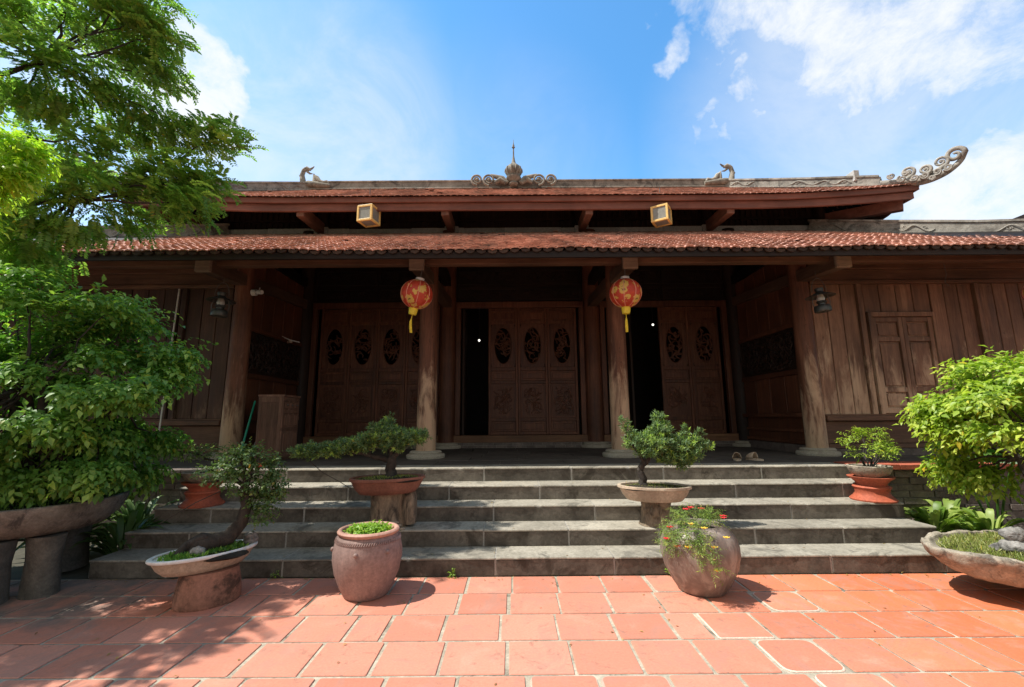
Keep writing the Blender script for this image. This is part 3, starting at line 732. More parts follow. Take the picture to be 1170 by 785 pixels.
# ---- back wall of the porch with carved doors
def relief(mb, x0, x1, y, z0, z1, n, seed, rad=.010, plane='XZ', bulge=.012, maxy=None):
    """curling carved vines covering a panel (front faces -y, or +-x for plane YZ)"""
    rr = random.Random(seed)
    for _ in range(n):
        u = rr.uniform(x0+.04, x1-.04); v = rr.uniform(z0+.04, z1-.04); a = rr.uniform(0, 6.28); k = rr.uniform(-.55, .55); pts = []
        for i in range(14):
            u += .026*math.cos(a); v += .026*math.sin(a); a += k; k += rr.uniform(-.12, .12)
            if not (x0+.015 < u < x1-.015 and z0+.015 < v < z1-.015): break
            o = bulge*math.sin(i*.5)
            pts.append((u, y-abs(o), v) if plane == 'XZ' else (y+o, u, v))
        if len(pts) > 3: mb.tube(pts, [rad*(.6+.6*math.sin(PI*i/(len(pts)-1))) for i in range(len(pts))], 5)
def frame(mb, x0, x1, z0, z1, w_, y0, y1):
    mb.box(x0, x0+w_, y0, y1, z0, z1); mb.box(x1-w_, x1, y0, y1, z0, z1)
    mb.box(x0+w_, x1-w_, y0, y1, z1-w_, z1); mb.box(x0+w_, x1-w_, y0, y1, z0, z0+w_)
def door_leaf(x0, x1, seed, hinge=None):
    yd = YB+.0; m = MB(); st = .055; rails = [1.115, 1.18, 1.40, 1.475, 2.215, 2.285, 2.50, 2.585, 3.56, 3.63, 3.86, 3.925]
    m.box(x0+.003, x0+st, yd-.03, yd+.03, 1.115, 3.925); m.box(x1-st, x1-.003, yd-.03, yd+.03, 1.115, 3.925)
    for a, b in zip(rails[::2], rails[1::2]): m.box(x0+st, x1-st, yd-.024, yd+.024, a, b)
    d = m.build('door', W_DOOR, TEMPLE, bevel=.006, seg=1)
    a, b = x0+st, x1-st
    def panel(z0, z1):
        q = MB(); q.box(a, b, yd+.0, yd+.012, z0, z1); q.box(a+.045, b-.045, yd-.012, yd+.0, z0+.045, z1-.045); return q
    for z0, z1 in ((1.18, 1.40), (2.285, 2.50), (3.63, 3.86)): panel(z0, z1).build('door_panel', W_DOOR, d, bevel=.012, seg=1)
    q = panel(1.475, 2.215); relief(q, a+.05, b-.05, yd-.012, 1.53, 2.16, 42, seed, .008); q.build('carved_panel', W_DOOR, d)
    # upper panel pierced by an oval filled with carved openwork
    q = MB(); cx = (a+b)/2; cz = 3.07; rx, rz = .19, .41; n = 40; vs = []
    for k in range(n):
        t = 2*PI*k/n; c, s_ = math.cos(t), math.sin(t); kx = min((b-a)/2/abs(c) if abs(c) > 1e-6 else 9, (3.56-2.585)/2/abs(s_) if abs(s_) > 1e-6 else 9)
        vs += [(cx+rx*c, yd-.005, cz+rz*s_), (cx+kx*c, yd-.005, 3.0725+kx*s_), (cx+rx*c, yd+.015, cz+rz*s_)]
    q.add(vs, [(3*k, 3*((k+1) % n), 3*((k+1) % n)+1, 3*k+1) for k in range(n)]+[(3*k, 3*k+2, 3*((k+1) % n)+2, 3*((k+1) % n)) for k in range(n)])
    q.tube([(cx+rx*math.cos(2*PI*k/30), yd-.008, cz+rz*math.sin(2*PI*k/30)) for k in range(31)], .011, 6, cap=False)
    rr = random.Random(seed+50)
    for _ in range(26):
        t = rr.uniform(0, 6.28); u = rx*.9*math.cos(t)*rr.random()**.5; v = rz*.9*math.sin(t)*rr.random()**.5; al = rr.uniform(0, 6.28); kk = rr.uniform(-.5, .5); pts = []
        for i in range(11):
            if (u/rx)**2+(v/rz)**2 > .98: break
            pts.append((cx+u, yd+.004+.008*math.sin(i), cz+v)); u += .028*math.cos(al); v += .028*math.sin(al); al += kk
        if len(pts) > 3: q.tube(pts, [.016]*len(pts), 5)
    q.build('oval_carving', W_DOOR, d)
    return d
LEAVES = [(-.705, -.05), (-.05, .61), (.61, 1.27)]
LEAVES += [(3.12, 3.79), (3.79, 4.46)]
LEAVES += [(-4.47, -3.83), (-3.83, -3.19), (-3.19, -2.55), (-2.55, -1.91)]
for i, (a, b) in enumerate(LEAVES): door_leaf(a, b, 100+i)
# leaves standing open inside, seen edge-on in the two dark openings
for (x, s) in ((-1.29, 1), (2.47, 1)):
    m = MB(); m.box(x, x+.05, YB+.04, YB+.62, 1.115, 3.92); m.box(x+.05, x+.058, YB+.10, YB+.56, 1.2, 3.8); m.build('door', W_DARKZ, TEMPLE, bevel=.005, seg=1)
m = MB()
for (a, b) in ((-1.43, 1.43), (1.80, 4.66), (-4.66, -1.80)):
    m.box(a-.02, b+.02, YB-.09, YB+.06, .955, 1.108)                # threshold
m.build('threshold', W_THR, TEMPLE, bevel=.01)
m = MB(); rr = random.Random(8); m.cur = 1; m.box(-4.7, 4.7, YB-.10, YB+.1, ZP-.01, .953); m.cur = 0
for r in range(2):
    x = -4.7-rr.random()*.1
    while x < 4.7: m.box(x+.004, x+.206, YB-.107, YB-.06, ZP+.003+r*.056, ZP+.052+r*.056); x += .21
m.build('sill_brickwork', [S_BRICK, S_MORTAR], TEMPLE)
m = MB()
for (a, b) in ((-1.43, 1.43), (1.80, 4.66), (-4.66, -1.80)):
    for x in (a, b-.11): m.box(x, x+.11, YB-.07, YB+.05, 1.11, 3.93)
    m.box(a, b, YB-.07, YB+.05, 3.93, 4.07)
m.build('door_frame', W_DOOR, TEMPLE, bevel=.012)
m = MB(); m.box(-4.85, 4.85, YB+.0, YB+.05, 4.07, 5.6)
for (a, b) in ((-1.43, 1.43), (1.80, 4.66), (-4.66, -1.80)):
    for (z0, z1) in ((4.10, 4.42), (4.48, 4.85)):
        for k in range(2):
            p, q = a+(b-a)*k/2+.02, a+(b-a)*(k+1)/2-.02; frame(m, p, q, z0, z1, .05, YB-.04, YB+.0); relief(m, p+.05, q-.05, YB-.002, z0+.04, z1-.04, 40, int(a*10)+k+90, .012)
m.build('carved_frieze', W_DARK, TEMPLE)
# hall behind the doors
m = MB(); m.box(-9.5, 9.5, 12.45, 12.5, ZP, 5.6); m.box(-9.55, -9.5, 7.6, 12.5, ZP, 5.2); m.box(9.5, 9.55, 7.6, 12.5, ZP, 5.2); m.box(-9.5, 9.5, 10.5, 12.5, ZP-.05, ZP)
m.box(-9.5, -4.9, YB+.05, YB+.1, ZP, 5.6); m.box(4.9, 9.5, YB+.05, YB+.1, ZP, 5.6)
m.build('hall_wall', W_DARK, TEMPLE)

# ---- side walls of the porch with carved panels
for s in (-1, 1):
    m = MB(); X = s*(XO-.0); f = -s
    def yz(y0, y1, z0, z1, d0=.0, d1=.04):
        xa, xb = sorted((X+f*d0, X+f*d1)); m.box(xa, xb, y0, y1, z0, z1)
    ya, yb = YC+.17, YB-.2
    yz(ya, yb, ZP, 4.45, -.04, 0); yz(ya, yb, 1.0, 1.06, 0, .05); yz(ya, yb, 1.20, 1.25, 0, .045); yz(ya-.02, yb+.02, 1.46, 1.53, 0, .10); yz(ya, yb, 2.20, 2.29, 0, .055); yz(ya, yb, 3.04, 3.12, 0, .055)
    n = 4
    for k in range(n):
        p, q = ya+(yb-ya)*k/n, ya+(yb-ya)*(k+1)/n; yz(p+.008, q-.008, 1.53, 2.2, 0, .02)
    for k in range(5):
        p, q = ya+(yb-ya)*k/5, ya+(yb-ya)*(k+1)/5; yz(p+.006, q-.006, 3.12, 4.4, 0, .02)
    sw = m.build('porch_side_wall', W_DOOR, TEMPLE, bevel=.005, seg=1)
    m = MB(); m.box(min(X, X+f*.012), max(X, X+f*.012), ya, yb, 2.29, 3.04); relief(m, ya+.02, yb-.02, X+f*.03, 2.31, 3.03, 230, 60+s, .014, 'YZ', .022); m.build('carved_panel', W_DARKZ, sw)
    m = MB(); m.box(min(X, X+f*.07), max(X, X+f*.07), ya, yb, ZP-.01, .985); m.build('stone_sill', S_BRICK, sw, bevel=.01)

# ---- wing walls flush with the column line
for s in (-1, 1):
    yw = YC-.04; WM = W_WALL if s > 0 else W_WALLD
    m = MB()
    def seg(x0, x1, z0, z1, y0, y1):
        a, b = sorted((s*x0, s*x1)); m.box(a, b, y0, y1, z0, z1)
    seg(5.0, 9.55, .86, 4.2, yw+.06, yw+.12)
    # boards
    rr = random.Random(40+s)
    def boards(x0, x1, z0, z1, n):
        for k in range(n):
            p, q = x0+(x1-x0)*k/n, x0+(x1-x0)*(k+1)/n; seg(p+.006, q-.006, z0, z1, yw+.02+rr.uniform(-.005, .005), yw+.06)
    boards(5.02, 5.80, 1.50, 3.74, 3); boards(5.93, 7.08, 3.24, 3.74, 4); boards(7.10, 7.84, 1.50, 3.74, 3); boards(7.98, 8.9, 1.5, 3.74, 4); boards(8.98, 9.5, 1.5, 3.74, 2)
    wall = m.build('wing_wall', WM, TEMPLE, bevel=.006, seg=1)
    m = MB()
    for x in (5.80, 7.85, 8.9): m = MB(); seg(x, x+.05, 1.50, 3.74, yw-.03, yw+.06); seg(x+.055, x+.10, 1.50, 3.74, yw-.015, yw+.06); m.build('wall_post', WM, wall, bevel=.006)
    m = MB(); seg(5.0, 9.55, 1.395, 1.475, yw-.07, yw+.06); seg(5.0, 9.55, 1.475, 1.50, yw-.03, yw+.06); seg(5.0, 9.55, .95, 1.02, yw-.03, yw+.06); seg(5.0, 9.55, 1.03, 1.385, yw+.0, yw+.06)
    seg(5.0, 9.55, 3.74, 3.80, yw-.04, yw+.06); seg(5.0, 9.55, 3.81, 4.0, yw-.01, yw+.06); seg(5.0, 9.55, 4.0, 4.2, yw-.05, yw+.06)
    m.build('wall_rail', W_SILL, wall, bevel=.008)
    m = MB(); seg(5.0, 9.6, ZP-.01, .945, yw-.09, yw+.06); m.build('stone_sill', S_BRICK, wall, bevel=.012)
    # shuttered window: frame and two leaves of three panels
    m = MB(); seg(5.93, 5.99, 1.5, 3.23, yw-.04, yw+.06); seg(7.03, 7.09, 1.5, 3.23, yw-.04, yw+.06); seg(5.99, 7.03, 3.15, 3.23, yw-.04, yw+.06)
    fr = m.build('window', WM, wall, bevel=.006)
    def shutter(x0, x1):
        global m
        m = MB()
        def sg(a, b, z0, z1, y0, y1):
            p, q = sorted((s*a, s*b)); m.box(p, q, y0, y1, z0, z1)
        sg(x0, x0+.07, 1.51, 3.14, yw-.02, yw+.03); sg(x1-.07, x1, 1.51, 3.14, yw-.02, yw+.03)
        for z0, z1 in ((1.51, 1.60), (1.86, 1.94), (2.72, 2.80), (3.06, 3.14)): sg(x0+.07, x1-.07, z0, z1, yw-.015, yw+.03)
        for z0, z1 in ((1.60, 1.86), (1.94, 2.72), (2.80, 3.06)):
            sg(x0+.07, x1-.07, z0, z1, yw+.02, yw+.035); sg(x0+.10, x1-.10, z0+.03, z1-.03, yw+.0, yw+.02)
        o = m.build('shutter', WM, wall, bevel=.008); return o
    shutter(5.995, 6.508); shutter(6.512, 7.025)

# ------------------------------------------------------------------ things hanging on the temple
def paper_lantern(loc, label, tilt=(0, 0, 0), first=None):
    t = empty('paper_lantern', loc, label, 'lantern', 'round red paper lanterns under the eave')
    m = MB(); prof = []
    for i in range(17):
        a = PI*i/16; prof.append((max(.06, .262*math.sin(a)), -.245*math.cos(a)))
    n = 48; vs = []
    for (r, z) in prof:
        for j in range(n):
            a = 2*PI*j/n; q = r*(1-.035*abs(math.cos(4*a))**3); vs.append((q*math.cos(a), q*math.sin(a), z))
    fs = [(i*n+j, i*n+(j+1) % n, (i+1)*n+(j+1) % n, (i+1)*n+j) for i in range(16) for j in range(n)]
    m.add(vs, fs); m.build('shade', K_LANT, t, smooth=True)
    m = MB()
    for k in range(8):
        a = k*PI/4+.0; m.tube([(.256*math.sin(PI*i/14)*math.cos(a), .256*math.sin(PI*i/14)*math.sin(a), -.242*math.cos(PI*i/14)) for i in range(1, 14)], .006, 6)
    m.build('rib', K_RIB, t)
    m = MB(); m.lathe([(.07, .225), (.075, .24), (.07, .275), (.0001, .285)], n=20); m.build('top_cap', K_WHITE, t, smooth=True)
    m = MB(); m.lathe([(.0001, -.235), (.07, -.235), (.075, -.25), (.07, -.30), (.06, -.345), (.0001, -.35)], n=20); m.build('bottom_cap', K_YELLOW, t, smooth=True)
    m = MB(); m.tube([(0, 0, -.34), (.004, 0, -.42)], .006, 6)
    for k in range(16):
        a = k*PI/8; m.tube([(.004, 0, -.40), (.014*math.cos(a), .014*math.sin(a), -.46), (.018*math.cos(a)+.02, .018*math.sin(a), -.56), (.016*math.cos(a)+.045, .016*math.sin(a), -.64)], .006, 5)
    m.build('tassel', K_YELLOW, t)
    m = MB(); m.tube([(0, 0, .28), (0, 0, .56)], .005, 6); m.build('cord', K_WIRE, t)
    t.rotation_euler = tilt; t.scale = (.91,)*3; return t
paper_lantern((-1.60, 6.42, 3.315), 'round red paper lantern swinging askew beside the left middle column', (R_(6), R_(10), R_(20)))
paper_lantern((1.52, 6.42, 3.31), 'round red paper lantern hanging straight before the right middle column', (R_(1), 0, R_(70)))
paper_lantern((7.80, 6.42, 3.29), 'red paper lantern before the boarded wing, cut off by the right picture edge', (0, 0, R_(10)))

def cube_lantern(loc, rz, label):
    t = empty('cube_lantern', loc, label, 'lantern', 'yellow framed cube lanterns under the upper eave'); h = .15; b = .021
    m = MB()
    for sx in (-1, 1):
        for sy in (-1, 1): m.box(sx*h-b, sx*h+b, sy*h-b, sy*h+b, -h-b, h+b)
    for sz in (-1, 1):
        for sy in (-1, 1): m.box(-h+b, h-b, sy*h-b, sy*h+b, sz*h-b, sz*h+b); m.box(sy*h-b, sy*h+b, -h+b, h-b, sz*h-b, sz*h+b)
    m.build('frame', K_BRASS, t, bevel=.004)
    for k in range(4):
        q = MB(); a = Matrix.Rotation(k*PI/2, 4, 'Z'); q.box(-h+b, h-b, -h-.004, -h+.004, -h+b, h-b, a); q.build('pane', K_PANE, t)
    q = MB(); q.box(-h+b, h-b, -h+b, h-b, h-.004, h+.004); q.build('top_plate', K_BRASS, t)
    q = MB(); q.box(-h+b, h-b, -h+b, h-b, -h-.004, -h+.004); q.build('bottom_pane', K_PANE, t)
    q = MB(); q.tube([(0, 0, h), (0, 0, .62)], .008, 6); q.build('rod', K_WIRE, t)
    t.rotation_euler = (0, 0, rz); return t
cube_lantern((-3.12, 8.62, 5.62), R_(76), 'yellow framed cube lantern under the upper eave, left of the finial')
cube_lantern((2.93, 8.62, 5.58), R_(57), 'yellow framed cube lantern under the upper eave, right of the finial')

def oil_lamp(loc, label, rz=0, tilt=0, scale=1):
    t = empty('oil_lamp', loc, label, 'lamp', 'old metal storm lamps on the outer columns')
    m = MB(); m.lathe([(.05, .145), (.06, .125), (.085, .115), (.21, .062), (.213, .056), (.08, .100), (.05, .10)], n=32); m.build('shade', K_IRON, t, smooth=True)
    m = MB(); m.lathe([(.06, .20), (.065, .18), (.055, .145), (.0001, .145)][::-1], n=20); m.build('cap', K_IRON, t, smooth=True)
    m = MB(); m.lathe([(.045, -.02), (.062, .02), (.052, .06), (.036, .11)], n=20); m.build('glass_chimney', K_CHIM, t, smooth=True)
    m = MB(); m.lathe([(.06, -.05), (.075, -.035), (.065, -.015), (.045, -.015)], n=24); m.lathe([(.03, -.08), (.05, -.075), (.05, -.05), (.03, -.05)], n=20); m.build('burner', K_IRON, t, smooth=True)
    m = MB(); m.lathe([(.0001, -.195), (.115, -.195), (.12, -.185), (.118, -.115), (.10, -.09), (.05, -.075), (.0001, -.075)], n=32); m.build('tank', K_IRON, t, smooth=True)
    m = MB()
    for sx in (-1, 1): m.tube([(sx*.11, 0, -.12), (sx*.125, 0, -.03), (sx*.10, 0, .08)], .007, 6)
    m.tube([(.1*math.cos(a)*1.0, 0, .15+.22*math.sin(a)) for a in [PI*i/16 for i in range(17)]], .005, 6); m.tube([(0, 0, .36), (0, 0, .50)], .004, 6); m.build('wire_bail', K_WIRE, t)
    t.rotation_euler = (0, tilt, rz); t.scale = (scale,)*3; return t
oil_lamp(tuple(atY(252, 348, 6.85)), 'dark metal storm lamp with brimmed shade by the left outer column', R_(20), R_(2), .98)
oil_lamp(tuple(atY(938, 343, 6.85)), 'grey metal storm lamp with brimmed shade against the lit board wall', R_(-15), R_(-4), .98)

t = empty('security_camera', (-4.66, 7.46, 3.66), 'small white security camera fixed to the left outer column', 'camera')
m = MB(); m.tube([(-.03, 0, 0), (.045, 0, 0)], .055, 16); m.build('mount', K_WHITE, t, smooth=True)
m = MB(); m.tube([(.05, -.02, .0), (.10, -.05, -.005), (.19, -.09, -.02)], [.02, .038, .036], 12); m.build('body', K_WHITE, t, smooth=True)
m = MB(); m.tube([(.08, 0, .02), (.10, 0, .09)], .008, 6); m.build('aerial', K_WHITE, t)
t = empty('wall_hook', (-4.78, 9.0, 3.05), 'small pale hook sticking out of the left carved porch wall', 'hook')
m = MB(); m.tube([(0, 0, 0.0), (.10, -.1, .0)], [.03, .035], 10); m.build('knob', K_BEIGE, t, smooth=True)
m = MB(); m.tube([(-.12, -.2, .11), (.1, -.1, .02), (.24, -.02, -.01)], .010, 6); m.build('bar', K_WHITE, t)
m = MB(); p = atY(1077, 296, 7.0); m.tube([p, p+Vector((.02, .0, -.25)), p+Vector((-.01, .02, -.4)), p+Vector((.03, .0, -.46))], .005, 6)
tag(m.build('hanging_wire', K_WIRE), 'thin wire dangling in front of the shuttered window', 'wire')
# bulbs glowing inside the dark hall
for (px, py, lab) in ((547.5, 389, 'tiny lit bulb in the dark opening of the middle bay'), (746, 371, 'tiny lit bulb in the dark opening of the right bay')):
    p = atY(px, py, 11.6); t = empty('light_bulb', tuple(p), lab, 'light bulb', 'lit bulbs in the hall')
    m = MB(); m.ball((0, 0, 0), .03); m.build('bulb', K_BULB, t, smooth=True)
    m = MB(); m.tube([(0, 0, .04), (0, 0, 4.9-p.z)], .008, 6); m.build('cord', K_WIRE, t)

# ------------------------------------------------------------------ things standing on the porch
t = empty('cabinet', (-4.0, 7.35, ZP), 'brown wooden cabinet with small drawers at the left end of the porch', 'cabinet')
x0, x1, y0, y1 = -.19, .19, -.30, .30; Hc = 1.03
m = MB(); m.box(x0, x1-.02, y0, y1, .05, Hc-.03); m.box(x0-.012, x1+.012, y0-.012, y1+.012, Hc-.03, Hc); m.box(x0+.02, x1-.04, y0+.02, y1-.02, 0, .05)
m.box(x0, x0+.045, y0-.008, y0+.002, .05, Hc-.03); m.box(x1-.065, x1-.02, y0-.008, y0+.002, .05, Hc-.03); m.box(x0+.045, x1-.065, y0-.008, y0+.002, Hc-.12, Hc-.03)
for z in (.05, .46, .74, .94): m.box(x1-.02, x1, y0, y1, z, z+.055)
for y in (y0, y0+.19, y1-.24, y1-.05): m.box(x1-.02, x1-.002, y, y+.05, .05, Hc-.03)
m.build('carcass', W_CAB, t, bevel=.005)
for k in range(3):
    ya = y0+.04+k*.18; yb = ya+.16
    m = MB(); m.box(x1-.019, x1-.004, ya, yb, .80, .935); m.box(x1-.004, x1+.004, ya+.025, yb-.025, .825, .91); o = m.build('drawer', W_CAB, t, bevel=.004)
    m = MB(); m.ball((x1+.015, (ya+yb)/2, .868), .014); m.build('knob', K_IRON, o, smooth=True)
    m = MB(); m.box(x1-.019, x1-.004, ya, yb, .52, .735); m.box(x1-.004, x1+.006, ya+.03, yb-.03, .55, .705); m.build('panel', W_CAB, t, bevel=.006)
    m = MB(); m.box(x1-.019, x1-.004, ya, yb, .11, .455); m.box(x1-.004, x1+.006, ya+.03, yb-.03, .15, .415); m.build('door', W_CAB, t, bevel=.006)
t.rotation_euler = (0, 0, R_(3))
m = MB(); a = atY(284, 516, 7.35); m.tube([(a.x, 7.1, ZP+.01), (a.x-.12, 7.62, ZP+.95)], .016, 10); m.tube([(a.x+.004, 7.08, ZP), (a.x-.004, 7.12, ZP+.05)], .022, 10)
tag(m.build('broom_stick', K_GREEN, smooth=True), 'green plastic stick leaning beside the cabinet', 'stick')
m = MB(); m.tube([(a.x+.13, 7.12, ZP+.01), (a.x+.16, 7.66, ZP+.86)], .013, 10); tag(m.build('metal_stick', K_GREY, smooth=True), 'thin grey stick leaning between the green stick and the cabinet', 'stick')
t = empty('snack_packet', (-3.62, 6.15, ZP), 'small red and yellow packet lying at the top of the steps', 'packet')
m = MB(); m.ball((0, 0, .035), .06, 1.3, .8, .55, 12, 8, .08, 3); m.build('red_end', K_RED, t, smooth=True)
m = MB(); m.ball((-.11, .01, .035), .055, 1.2, .8, .6, 12, 8, .08, 4); m.build('yellow_end', K_FLOWY, t, smooth=True)
m = MB(); p0 = atY(186, 464, 7.28); p1 = atY(205, 330, 7.38); d = p1-p0; m.tube([p0-d*.33, p0+d*.5, p1], .012, 8)
tag(m.build('pole', K_WHITE), 'thin whitish pole leaning on the dark left wing wall', 'pole')
def slipper(loc, rz, label):
    t = empty('slipper', loc, label, 'slipper', 'pair of slippers')
    def outline(k): return [(.13*k*math.cos(a), (.048+.010*math.cos(a))*k*math.sin(a)) for a in [2*PI*i/24 for i in range(24)]]
    m = MB(); o = outline(1); m.add([(x, y, 0) for x, y in o]+[(x, y, .022) for x, y in o], [tuple(range(23, -1, -1)), tuple(range(24, 48))]+[(i, (i+1) % 24, 24+(i+1) % 24, 24+i) for i in range(24)]); m.build('sole', K_BEIGE, t)
    m = MB(); vs = []; fs = []
    for i in range(9):
        u = -.01+.138*i/8; wy = .056*math.sqrt(max(0.02, 1-(max(u, 0)/.135)**2)); hh = .085*(1-(i/8)**2*.7)
        for j in range(9): a = PI*j/8; vs.append((u, wy*math.cos(a), .02+hh*math.sin(a)))
    for i in range(8):
        for j in range(8): fs.append((i*9+j, i*9+j+1, (i+1)*9+j+1, (i+1)*9+j))
    m.add(vs, fs); o = m.build('upper', K_BEIGE, t, smooth=True); sd = o.modifiers.new('thick', 'SOLIDIFY'); sd.thickness = .006
    t.rotation_euler = (0, 0, rz); t.scale = (1.12,)*3; return t
slipper((3.12, 6.72, ZP+.001), R_(62), 'left beige slipper of the pair near the right porch wall')
slipper((3.38, 6.72, ZP+.001), R_(112), 'right beige slipper of the pair near the right porch wall')

# ------------------------------------------------------------------ plants
def blob_pts(c, r, n, shell=.55):
    d = rdir(n); rad = (shell+(1-shell)*rng.random((n, 1))**.6); return np.array(c)+d*rad*np.array(r), d
def sprigs(P, Dr, nleaf, slen, L, W, droop=.6, spread=.9, tipf=.3, jit=.35):
    """alternate leaves along short drooping twigs"""
    B, D, Nn, T, Ls = [], [], [], [], []
    n = len(P); d0 = unit(Dr+rng.normal(size=(n, 3))*jit); side = unit(np.cross(d0, np.array([0, 0, 1.0])+rng.normal(size=(n, 3))*.3))
    tipr = (rng.random(n) < tipf)*rng.uniform(.35, 1, n)
    for k in range(nleaf):
        t = (k+.5)/nleaf; dd = d0.copy(); dd[:, 2] -= droop*t; p = P+unit(dd)*(slen*t)[:, None] if isinstance(slen, np.ndarray) else P+unit(dd)*slen*t
        s = 1 if k % 2 else -1
        ld = unit(unit(dd)*(1-spread*.55)+side*s*spread*(1-.55*t)+np.array([0, 0, -.45*droop])+rng.normal(size=(n, 3))*.22)
        B.append(p); D.append(ld); Nn.append(unit(np.array([0, 0, 1.0])+d0*.35+rng.normal(size=(n, 3))*.35)); T.append(tipr*max(0, t*1.3-.3)); Ls.append(L*rng.uniform(.5, 1.3, n))
    return [np.concatenate(a) for a in (B, D, Nn, Ls)]+[W, np.concatenate(T)]
def foliage(name, mat, parent, parts_):
    B, D, Nn, Ls, Ws, T = [], [], [], [], [], []
    for (b, d, n_, l, w_, t) in parts_:
        B.append(b); D.append(d); Nn.append(n_); Ls.append(np.broadcast_to(l, (len(b),))); Ws.append(np.asarray(np.broadcast_to(l, (len(b),)))*w_); T.append(t)
    return leaf_obj(name, mat, parent, np.concatenate(B), np.concatenate(D), np.concatenate(Nn), np.concatenate(Ls), np.concatenate(Ws), np.concatenate(T))
def limb(mb, a, b, r0, r1, bend=.1, n=7, seed=0):
    rr = random.Random(seed); a = Vector(a); b = Vector(b); L = (b-a).length; pts = []
    for i in range(n+1):
        t = i/n; p = a.lerp(b, t); k = math.sin(PI*t)*L*bend
        pts.append(p+Vector((rr.uniform(-1, 1)*k, rr.uniform(-1, 1)*k, rr.uniform(-.3, .8)*k)))
    mb.tube(pts, [r0+(r1-r0)*(i/n) for i in range(n+1)], 9)
def blades(c, r, n, h, w_, zf=None, rz=0, tip=.3):
    a = rng.uniform(0, 2*PI, n); q = np.sqrt(rng.random(n)); x = q*np.cos(a)*r[0]; y = q*np.sin(a)*r[1]
    B = np.stack([c[0]+x*math.cos(rz)-y*math.sin(rz), c[1]+x*math.sin(rz)+y*math.cos(rz), np.full(n, c[2])+.03*(1-q*q)], 1)
    D = unit(np.array([0, 0, 1.0])+rng.normal(size=(n, 3))*.55); Nn = rdir(n)
    return (B, D, Nn, h*rng.uniform(.5, 1.2, n), w_, (rng.random(n) < tip)*rng.uniform(.3, 1, n))

# ---- large tree at the left: trunk out of frame, crown reaching over the court
tree = empty('tree', (-7.4, 3.4, 0), 'large feathery leaved tree reaching over the court from the upper left', 'tree')
TO = Vector((-7.4, 3.4, 0))
mt = MB(); limb(mt, (0, 0, -.02), (.3, .1, 3.2), .26, .2, .03, 8, 1); 
CL = []
vis = [(20, 20, 4.4), (75, 15, 4.3), (130, 5, 4.5), (165, -10, 4.6), (110, 45, 4.7), (45, 60, 4.2), (150, 62, 4.9), (95, 85, 4.4), (175, 85, 5.0), (130, 110, 4.7), (60, 115, 4.5), (25, 105, 4.3),
       (180, 138, 4.9), (150, 150, 5.0), (215, 148, 4.9), (248, 158, 4.9), (105, 160, 4.6), (200, 195, 4.8), (225, 205, 4.8), (165, 205, 4.8), (115, 215, 4.6), (210, 232, 4.7), (190, 225, 4.8), (70, 215, 4.5), (30, 235, 4.4), (75, 255, 4.6), (140, 245, 4.9), (20, 275, 4.6), (45, 290, 4.9), (175, 45, 4.8), (150, 25, 4.6), (10, 5, 4), (95, -25, 4.3), (30, 160, 4.8), (80, 190, 4.9), (10, 200, 4.6)]
for (px, py, Y) in vis: CL.append((atY(px, py, Y), .36, 85))
rr = random.Random(77)
for _ in range(17):
    p = Vector((rr.uniform(-8.6, -5.3), rr.uniform(2.3, 3.6), rr.uniform(4.0, 5.8)))
    q = p-CPOS; u = CR.dot(q)/CF.dot(q)*506.7+585 if CF.dot(q) > 0 else -999
    if u > -5: continue
    CL.append((p, .55, 95))
parts_ = []; rrt = random.Random(5)
hubs = [Vector((-6.3, 3.6, 4.1)), Vector((-5.6, 4.4, 4.5)), Vector((-6.6, 2.8, 5.0)), Vector((-5.0, 4.6, 3.9)), Vector((-5.3, 4.3, 5.4)), Vector((-7.8, 4.4, 5.2))]
for h in hubs: limb(mt, (.3, .1, 3.1), h-TO, .055, .02, .06, 8, int(h.x*10))
for (p, r, n) in CL:
    h = min(hubs, key=lambda q: (q-p).length); limb(mt, h-TO, p-TO, .018, .005, .05, 6, int(p.x*100))
    P, dr = blob_pts(p-TO, (r, r, r*.55), n, .15)
    P = np.array(P); out = unit(np.array(p-h))*0.9
    d0 = unit(out+np.array([0, 0, -.25])+rng.normal(size=(len(P), 3))*.55); sd = unit(np.cross(d0, [0, 0, 1.0])); up = np.cross(sd, d0)
    slen = rng.uniform(.14, .24, len(P)); tipr = (rng.random(len(P)) < .28)*rng.uniform(.3, 1, len(P))
    for k in range(9):
        t = (k+1)/9; q = d0.copy(); q[:, 2] -= .45*t; base_ = P+unit(q)*(slen*t)[:, None]
        for s in (-1, 1):
            D = unit(sd*s+unit(q)*.45+rng.normal(size=sd.shape)*.12); parts_.append((base_, D, unit(up+rng.normal(size=sd.shape)*.25), (.062)*rng.uniform(.8, 1.15, len(P)), .44, tipr))
mt.build('trunk', B_BARK, tree, smooth=True)
foliage('crown', L_TREE, tree, parts_)

# ---- younger, brighter tree closer to the camera at the left edge
yt = empty('young_tree', (-3.5, 1.7, 0), 'bright yellow green foliage of a young tree at the left picture edge', 'tree'); YO = Vector((-3.5, 1.7, 0))
mt = MB(); limb(mt, (0, 0, -.02), (.1, .05, 1.9), .05, .035, .03, 8, 3); parts_ = []
for (px, py, Y, r) in ((-2, 155, 2.1, .065), (20, 165, 2.1, .05), (2, 190, 2.05, .06), (36, 180, 2.15, .04), (-12, 215, 2.1, .05), (-40, 180, 2.0, .12), (-90, 150, 1.9, .16), (-60, 240, 1.9, .14), (20, 198, 2.1, .045)):
    p = atY(px, py, Y); limb(mt, (.1, .05, 1.85), p-YO, .018, .005, .05, 6, px); P, dr = blob_pts(p-YO, (r, r, r*.8), int(170*r/.12), .2)
    parts_.append(sprigs(P, unit(dr*.5+np.array([.8, .2, -.1])), 5, .09, .042, .42, .6, .9, .5))
